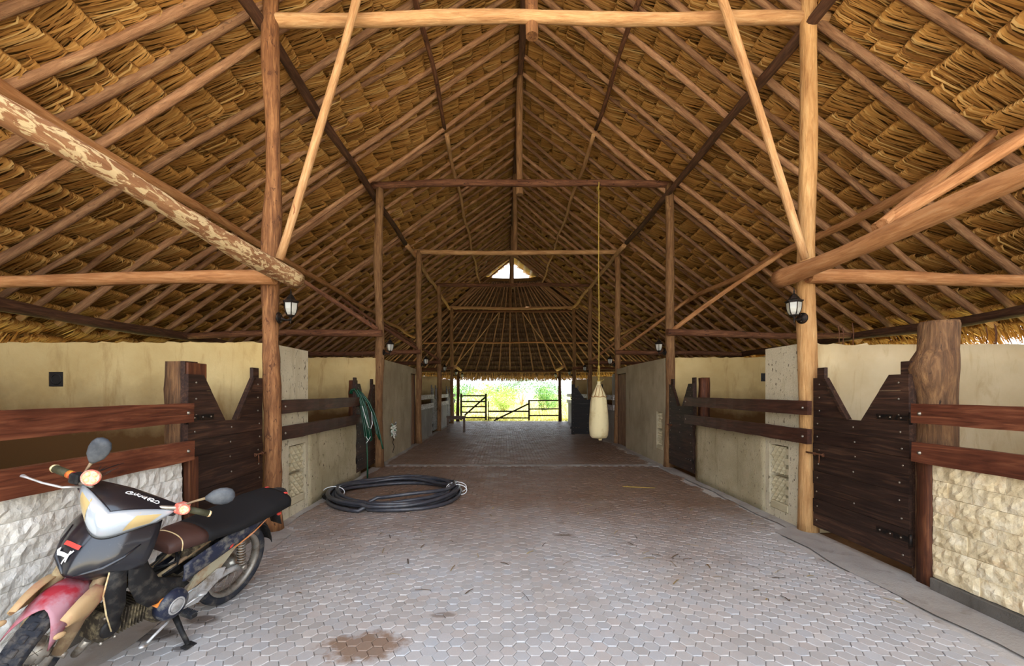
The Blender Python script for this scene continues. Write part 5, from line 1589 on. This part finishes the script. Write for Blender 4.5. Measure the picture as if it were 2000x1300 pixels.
    hb = part(MB().tube([HB(0.74, -0.365, 0.985), HB(0.79, -0.24, 1.0), HB(0.84, -0.12, 0.985), HB(0.845, 0, 0.975), HB(0.84, 0.12, 0.985), HB(0.79, 0.24, 1.0), HB(0.74, 0.365, 0.985)], 0.011, 10), 'handlebar', 'b_steel')
    def gp(s, a): return HB(0.79-0.05*(a), s*(0.24+0.125*a), 1.0-0.015*a)
    part(MB().tube([gp(1, 0.25), gp(1, 1.0)], 0.0175, 12), 'grip', 'b_grip', hb)
    part(MB().tube([gp(1, 1.0), gp(1, 1.08)], [0.019, 0.016], 12), 'bar_end', 'b_cream', hb)
    g_ = part(MB().tube([gp(-1, 0.45), gp(-1, 1.02)], 0.0195, 12), 'grip', 'b_grip', hb)
    part(MB().tube([gp(-1, 0.12), gp(-1, 0.28)], 0.021, 12), 'grip_band', 'b_grip_r', g_)
    part(MB().tube([gp(-1, 0.28), gp(-1, 0.45)], 0.0205, 12), 'grip_band', 'b_grip_y', g_)
    part(MB().tube([gp(-1, 1.02), gp(-1, 1.12)], [0.022, 0.018], 12), 'bar_end', 'b_cream', hb)
    part(MB().box(tuple(gp(1, 0.02)-Vector((0.028, 0.028, 0.03))), tuple(gp(1, 0.02)+Vector((0.028, 0.030, 0.028))), 0.008), 'switch_box', 'b_switch', hb)
    part(MB().box(tuple(gp(-1, 0.02)-Vector((0.028, 0.03, 0.03))), tuple(gp(-1, 0.02)+Vector((0.028, 0.028, 0.024))), 0.008), 'switch_box', 'b_matt', hb)
    # front brake lever on the rider's right
    part(MB().tube([HB(0.84, -0.20, 0.985), HB(0.88, -0.25, 0.98), HB(0.875, -0.33, 0.972), HB(0.86, -0.40, 0.968), HB(0.855, -0.425, 0.968)], [0.010, 0.009, 0.007, 0.007, 0.012], 8, squash=.7), 'brake_lever', 'b_alu', hb)
    # round clip-on lamps: one by each bar
    for (p, r_, nm) in ((HB(0.86, -0.165, 1.06), 0.036, 'a'), (HB(0.82, 0.262, 1.015), 0.024, 'b')):
        d = (S.to_3x3() @ Vector((1, 0.05, 0.25))).normalized(); Mq = Matrix.Translation(p) @ d.to_track_quat('Z', 'Y').to_matrix().to_4x4()
        l = part(MB().lathe([(0.0, -0.03), (r_*0.8, -0.028), (r_, -0.010), (r_*1.05, 0.010), (r_*0.9, 0.012), (0.0, 0.010)], 20, Mq, cap=False), 'spot_lamp', 'b_cream', hb)
        part(MB().tube([Mq @ Vector((r_*1.02*math.cos(2*PI*k/20), r_*1.02*math.sin(2*PI*k/20), 0.011)) for k in range(20)], 0.004, 6, closed=True), 'lamp_rim', 'b_switch', l)
        for (qx, qy) in ((1,1),(1,-1),(-1,1),(-1,-1)):
            part(MB().sphere(tuple(Mq @ Vector((qx*r_*.4, qy*r_*.4, 0.011))), r_*0.34, 8, 6), 'led', 'b_cream', l)
    part(MB().tube([HB(0.84, -0.205, 1.0), HB(0.86, -0.175, 1.03)], 0.008, 8), 'lamp_bracket', 'b_steel', hb)
    for k in range(7):
        r_ = random.Random(k); part(MB().tube([HB(0.80, -0.17-0.01*k, 1.02), HB(0.80-0.02*k, -0.15+r_.uniform(-.04, .04), 1.05+r_.uniform(0, .05))], 0.0015, 4), 'loose_wire', 'b_matt', hb)
    # mirrors: stalk and teardrop shell, backs towards the camera
    def mirror(base, tip, tilt, nm):
        st = part(MB().tube([base, (base+tip)/2+Vector((0.0, 0, 0.005)), tip], [0.007, 0.006, 0.008], 8), 'mirror_stalk', 'b_fork', hb)
        d = tilt.normalized(); side = d.cross((S.to_3x3() @ Vector((1, 0, 0.25))).normalized()).normalized(); nrm = side.cross(d)
        if nrm.x < 0: nrm = -nrm
        secs = []
        prof = [(0.0, 0.010), (0.015, 0.022), (0.04, 0.040), (0.075, 0.048), (0.105, 0.046), (0.130, 0.034), (0.142, 0.012)]
        for (a, w_) in prof:
            sec = []
            for k in range(16):
                an = 2*PI*k/16
                th = 0.020*(1 if math.sin(an) > 0 else 0.35)*min(1, w_/0.03)
                sec.append(tip+d*a+side*w_*math.cos(an)+nrm*th*math.sin(an))
            secs.append(sec)
        part(MB().loft(secs), 'mirror_shell', 'b_mirror', st)
    mirror(HB(0.80, -0.225, 1.01), HB(0.80, -0.215, 1.10), S.to_3x3() @ Vector((-0.05, 0.06, 1.0)), 'r')
    mirror(HB(0.80, 0.235, 1.01), HB(0.76, 0.32, 1.075), S.to_3x3() @ Vector((-0.20, 0.90, 0.42)), 'l')
    # body: spine, inner leg panels, side cover
    part(MB().tube([(0.90, 0, 0.80), (0.80, 0, 0.62), (0.62, 0, 0.44), (0.45, 0, 0.46)], [0.035, 0.035, 0.035, 0.03], 10), 'frame_spine', 'b_matt')
    for s in (-1, 1):
        q = [[(0.845, 0.13*s, 0.78), (0.80, 0.115*s, 0.76)], [(0.86, 0.135*s, 0.66), (0.735, 0.11*s, 0.62)], [(0.835, 0.125*s, 0.54), (0.66, 0.105*s, 0.51)], [(0.775, 0.12*s, 0.43), (0.50, 0.10*s, 0.435)], [(0.70, 0.115*s, 0.36), (0.44, 0.10*s, 0.375)]]
        q = [[Vector(a)*(1-k/6)+Vector(c)*(k/6)+Vector((0, 0.02*s*math.sin(PI*k/6), 0)) for k in range(7)] for a, c in q]
        o = part(MB().loft(q, closed=False, cap=False), 'leg_panel', 'b_matt'); o.modifiers.new('solid', 'SOLIDIFY').thickness = 0.005
        # torn forward wing
        q = [[(0.93, 0.11*s, 0.66), (0.86, 0.13*s, 0.66)], [(0.935, 0.105*s, 0.54), (0.845, 0.125*s, 0.54)], [(0.90, 0.10*s, 0.42), (0.83, 0.12*s, 0.45)], [(0.86, 0.10*s, 0.31), (0.85, 0.11*s, 0.33)]]
        o = part(MB().loft(q, closed=False, cap=False), 'torn_panel', 'b_matt'); o.modifiers.new('solid', 'SOLIDIFY').thickness = 0.005
        part(MB().tube([(0.93, 0.112*s, 0.66), (0.937, 0.107*s, 0.54), (0.902, 0.102*s, 0.42), (0.862, 0.102*s, 0.31)], 0.004, 5), 'torn_edge', 'b_cream', o)
        # long side tail cover with orange flash
        def side(u, t):
            x = 0.50-0.83*u
            z = 0.385+0.275*u**0.85+(0.125-0.05*u)*t
            y = s*(0.098+0.028*math.sin(PI*min(1, u*1.1))*(1-0.5*t)-0.055*max(0, u-0.6)*2.0)
            return Vector((x, y+0.012*s*math.sin(PI*t), z))
        o = part(MB().loft([[side(k/16, j/6) for j in range(7)] for k in range(17)], closed=False, cap=False), 'side_cover', 'b_blue'); o.modifiers.new('solid', 'SOLIDIFY').thickness = 0.005
        fl = MB().loft([[side(0.40+0.56*k/12, (j/3)*(0.10+0.16*math.sin(PI*k/12)))+Vector((0, 0.010*s, -0.012)) for j in range(4)] for k in range(13)], closed=False, cap=False)
        part(fl, 'orange_flash', 'b_orange', o)
        part(MB().loft([[side(0.355+0.03*k, 0.12+0.2*j)+Vector((0, 0.008*s, 0)) for j in range(2)] for k in range(2)], closed=False, cap=False), 'red_reflector', 'b_decal_red', o)
        # small cream chain-side panel
        q = MB().prism([(0.46, 0.30), (0.20, 0.375), (0.07, 0.50), (0.14, 0.51), (0.36, 0.44)], 0.088*s-0.006, 0.088*s+0.006)
        part(q, 'lower_side_panel', 'b_cream2' if s > 0 else 'b_matt')
    # rails and under-seat clutter
    for (y, z) in ((0.05, 0.54), (-0.05, 0.545), (0.0, 0.50)):
        part(MB().tube([(0.62, y, z-0.07), (0.40, y, z), (0.10, y, z+0.10), (-0.20, y*0.9, z+0.16)], 0.013, 8), 'frame_tube', 'b_fork')
    part(MB().box((0.28, -0.07, 0.50), (0.46, 0.06, 0.60), 0.015), 'battery_box', 'b_engine')
    for k in range(6):
        r_ = random.Random(60+k); pts = [(0.60-0.08*j, r_.uniform(-.06, .08), 0.50+0.025*j+r_.uniform(-.03, .05)) for j in range(6)]
        part(MB().tube(pts, 0.005, 6), 'loose_cable', 'b_matt')
    part(MB().box((0.05, -0.08, 0.58), (0.45, 0.08, 0.665), 0.02), 'under_seat_tray', 'b_black')
    # seat
    def seat_sec(x):
        t = (0.60-x)/0.92
        hw = 0.09+0.085*min(1, t*2.2)-0.02*max(0, t-0.75)*4
        zt = 0.735-0.035*math.sin(PI*min(1, t*1.25))+0.055*max(0, t-0.45)+(-0.055*max(0, 0.12-t)/0.12)
        zb = 0.615+0.055*t
        out = []
        for k in range(17):
            a = PI*k/16
            yy = hw*math.cos(a); zz = zb+(zt-zb)*(math.sin(a)**0.45)
            out.append(Vector((x, yy, zz)))
        return out
    xs = [0.60-0.92*k/26 for k in range(27)]
    xs[0] += 0.0
    front = [seat_sec(x) for x in xs[:7]]; rear = [seat_sec(x) for x in xs[6:]]
    f0 = seat_sec(0.60); c0 = sum(f0, Vector())/len(f0)
    nose = [[c0+(p-c0)*k+Vector((0.022*(1-k), 0, 0)) for p in f0] for k in (0.05, 0.6, 0.9)]
    st = part(MB().loft(rear, closed=True), 'seat', 'b_seat')
    part(MB().loft(nose+front, closed=True), 'seat_front', 'b_brown', st)
    part(MB().tube([p+Vector((0.001, 0, 0))+(p-c0)*0.02 for p in seat_sec(0.535)], 0.0035, 6), 'seat_seam', 'b_cream', st)
    # tail: lamp, grab rail, rear fender
    part(MB().loft([[(-0.30, 0.085*math.cos(a), 0.715+0.05*math.sin(a)) for a in [2*PI*k/14 for k in range(14)]], [(-0.38, 0.065*math.cos(a), 0.725+0.04*math.sin(a)) for a in [2*PI*k/14 for k in range(14)]], [(-0.40, 0.045*math.cos(a), 0.73+0.028*math.sin(a)) for a in [2*PI*k/14 for k in range(14)]]]), 'tail_lamp', 'b_matt')
    for s in (-1, 1):
        part(MB().loft([[(-0.20, (0.105)*s, 0.69+0.035*math.sin(a), ) for a in [2*PI*k/8 for k in range(8)]], [(-0.30, (0.098+0.01*math.cos(a))*s, 0.672+0.04*math.sin(a)) for a in [2*PI*k/8 for k in range(8)]], [(-0.365, (0.075+0.01*math.cos(a))*s, 0.645+0.02*math.sin(a)) for a in [2*PI*k/8 for k in range(8)]]]), 'tail_indicator', 'b_orange')
        part(MB().box((-0.34, 0.085*s-0.012, 0.735), (-0.31, 0.085*s+0.012, 0.76), 0.004).box((-0.28, 0.105*s-0.008, 0.60), (-0.25, 0.105*s+0.010, 0.62), 0.003), 'tail_reflector', 'b_decal_red')
    part(MB().loft([[Vector((0.0, 0, R))+Vector((math.cos(a)*(0.34-0.03*abs(u)**2), 0.065*u, math.sin(a)*(0.34-0.03*abs(u)**2))) for u in [j/4-1 for j in range(9)]] for a in [math.radians(95+k*9) for k in range(9)]], closed=False, cap=False), 'rear_fender', 'b_matt').modifiers.new('solid', 'SOLIDIFY').thickness = 0.005
    part(MB().loft([[(-0.33, -0.05, 0.60), (-0.33, 0.05, 0.60)], [(-0.40, -0.05, 0.47), (-0.40, 0.05, 0.47)]], closed=False, cap=False), 'mud_flap', 'b_matt').modifiers.new('solid', 'SOLIDIFY').thickness = 0.006
    # engine
    en = part(MB().lathe([(0.0, -0.10), (0.09, -0.10), (0.105, -0.08), (0.105, 0.06), (0.09, 0.085), (0.0, 0.085)], 20, Matrix.Translation((0.56, 0, 0.30)) @ RX, cap=False).box((0.42, -0.085, 0.22), (0.62, 0.075, 0.40), 0.02), 'crankcase', 'b_engine')
    part(MB().lathe([(0.0, 0.045), (0.045, 0.045), (0.060, 0.042), (0.085, 0.030), (0.092, 0.010), (0.092, -0.02), (0.0, -0.02)], 24, Matrix.Translation((0.565, 0.125, 0.315)) @ Matrix.Rotation(-PI/2, 4, 'X'), cap=False), 'clutch_cover', 'b_blue', en)
    part(MB().lathe([(0.038, 0.0), (0.045, 0.006), (0.052, 0.0)], 24, Matrix.Translation((0.565, 0.168, 0.315)) @ Matrix.Rotation(-PI/2, 4, 'X'), closed=False, cap=False).lathe([(0.0, 0.004), (0.038, 0.002), (0.040, 0.0)], 20, Matrix.Translation((0.565, 0.168, 0.315)) @ Matrix.Rotation(-PI/2, 4, 'X'), cap=False), 'cover_ring', 'b_alu', en)
    part(MB().prism([(0.54, 0.40), (0.64, 0.38), (0.66, 0.34), (0.62, 0.335), (0.58, 0.37)], 0.10, 0.135), 'orange_bracket', 'b_orange', en)
    cy_ = MB()
    for k in range(8):
        x = 0.67+0.017*k; cy_.box((x, -0.072, 0.245), (x+0.006, 0.072, 0.385), 0.003)
    cy_.box((0.64, -0.05, 0.265), (0.81, 0.05, 0.365), 0.01)
    part(cy_, 'cylinder_fins', 'b_engine', en)
    hd = part(MB().box((0.805, -0.07, 0.235), (0.895, 0.075, 0.40), 0.02), 'cylinder_head', 'b_engine', en)
    part(MB().lathe([(0.0, 0.014), (0.040, 0.012), (0.048, 0.006), (0.050, 0.0)], 22, Matrix.Translation((0.85, 0.077, 0.315)) @ Matrix.Rotation(-PI/2, 4, 'X'), cap=False), 'cam_cover', 'vent', hd)
    for (x, z) in ((0.82, 0.25), (0.885, 0.25), (0.82, 0.385), (0.885, 0.385)):
        part(MB().sphere((x, 0.078, z), 0.009), 'cover_bolt', 'b_steel', hd)
    part(MB().tube([(0.89, 0.0, 0.25), (0.90, -0.05, 0.16), (0.80, -0.11, 0.14), (0.50, -0.14, 0.16), (0.20, -0.15, 0.22)], 0.018, 10).tube([(0.20, -0.15, 0.22), (0.10, -0.155, 0.245), (-0.35, -0.17, 0.33)], [0.025, 0.048, 0.045], 14), 'exhaust', 'b_steel')
    part(MB().tube([(0.84, 0.0, 0.40), (0.80, 0.02, 0.47), (0.72, 0.0, 0.52)], [0.02, 0.025, 0.03], 10), 'intake', 'b_engine')
    # swing arm, shock, pegs, lever, side stand
    for s in (-1, 1):
        a = part(MB().loft([[(x, s*0.075+0.014*math.cos(t), z+w_*math.sin(t)) for t in [2*PI*k/10 for k in range(10)]] for (x, z, w_) in ((0.46, 0.27, 0.032), (0.30, 0.285, 0.028), (0.10, 0.30, 0.022), (-0.03, 0.29, 0.030))]), 'swing_arm', 'b_alu')
        part(MB().tube([(-0.0, 0.09*s, 0.29), (0.0, 0.115*s, 0.29)], 0.018, 8), 'axle_nut', 'b_steel', a)
        sk = part(MB().tube([(0.03, 0.100*s, 0.32), (0.065, 0.098*s, 0.46), (0.10, 0.095*s, 0.62)], [0.014, 0.016, 0.022], 10), 'shock', 'b_fork')
        hel = [Vector((0.03, 0.100*s, 0.33))+Vector((0.048, 0, 0.19))*(k/80)+Vector((0.026*math.cos(k*0.7), 0.026*math.sin(k*0.7), 0)) for k in range(81)]
        part(MB().tube(hel, 0.005, 6), 'spring', 'b_rim', sk)
        pg = part(MB().tube([(0.50, 0.11*s, 0.235), (0.50, 0.155*s, 0.235)], 0.012, 8), 'peg_bar', 'b_steel')
        part(MB().box((0.475, 0.15 if s > 0 else -0.24, 0.222), (0.525, 0.24 if s > 0 else -0.15, 0.250), 0.008), 'peg_rubber', 'b_matt', pg)
        for k in range(7):
            yy = (0.158+0.012*k)*s
            part(MB().box((0.474, yy-0.003, 0.249), (0.526, yy+0.003, 0.254)), 'peg_rib', 'b_tyre', pg)
    part(MB().tube([(0.52, 0.11, 0.225), (0.60, 0.15, 0.215), (0.66, 0.155, 0.19), (0.70, 0.155, 0.165)], 0.008, 8).sphere((0.715, 0.155, 0.16), 0.022, sc=(1.3, .8, .5)).tube([(0.52, 0.11, 0.225), (0.42, 0.14, 0.27), (0.38, 0.15, 0.285)], 0.008, 8).sphere((0.375, 0.15, 0.29), 0.024, sc=(1.3, .8, .5)), 'gear_lever', 'b_alu')
    part(MB().prism([(0.47, 0.22), (0.36, 0.21), (0.20, 0.31), (0.18, 0.37), (0.24, 0.38), (0.40, 0.31), (0.47, 0.29)], 0.10, 0.112), 'peg_plate', 'b_alu')
    foot = root.matrix_world.inverted() @ Vector(BIKE['stand'])
    part(MB().tube([(0.50, 0.10, 0.20), (0.5*(0.50+foot.x), 0.5*(0.10+foot.y), 0.5*(0.2+foot.z)), tuple(foot+Vector((0, 0, 0.012)))], [0.017, 0.014, 0.013], 10).box(tuple(foot+Vector((-0.035, -0.02, 0.0))), tuple(foot+Vector((0.035, 0.03, 0.012))), 0.004), 'side_stand', 'b_matt')
    return root
BIKE = dict(rear=(-2.07, 3.11, 0.0), head=11.0, lean=12.0, steer=32.0, s=1.02, stand=(-1.93, 2.56, 0.0))
motorbike()
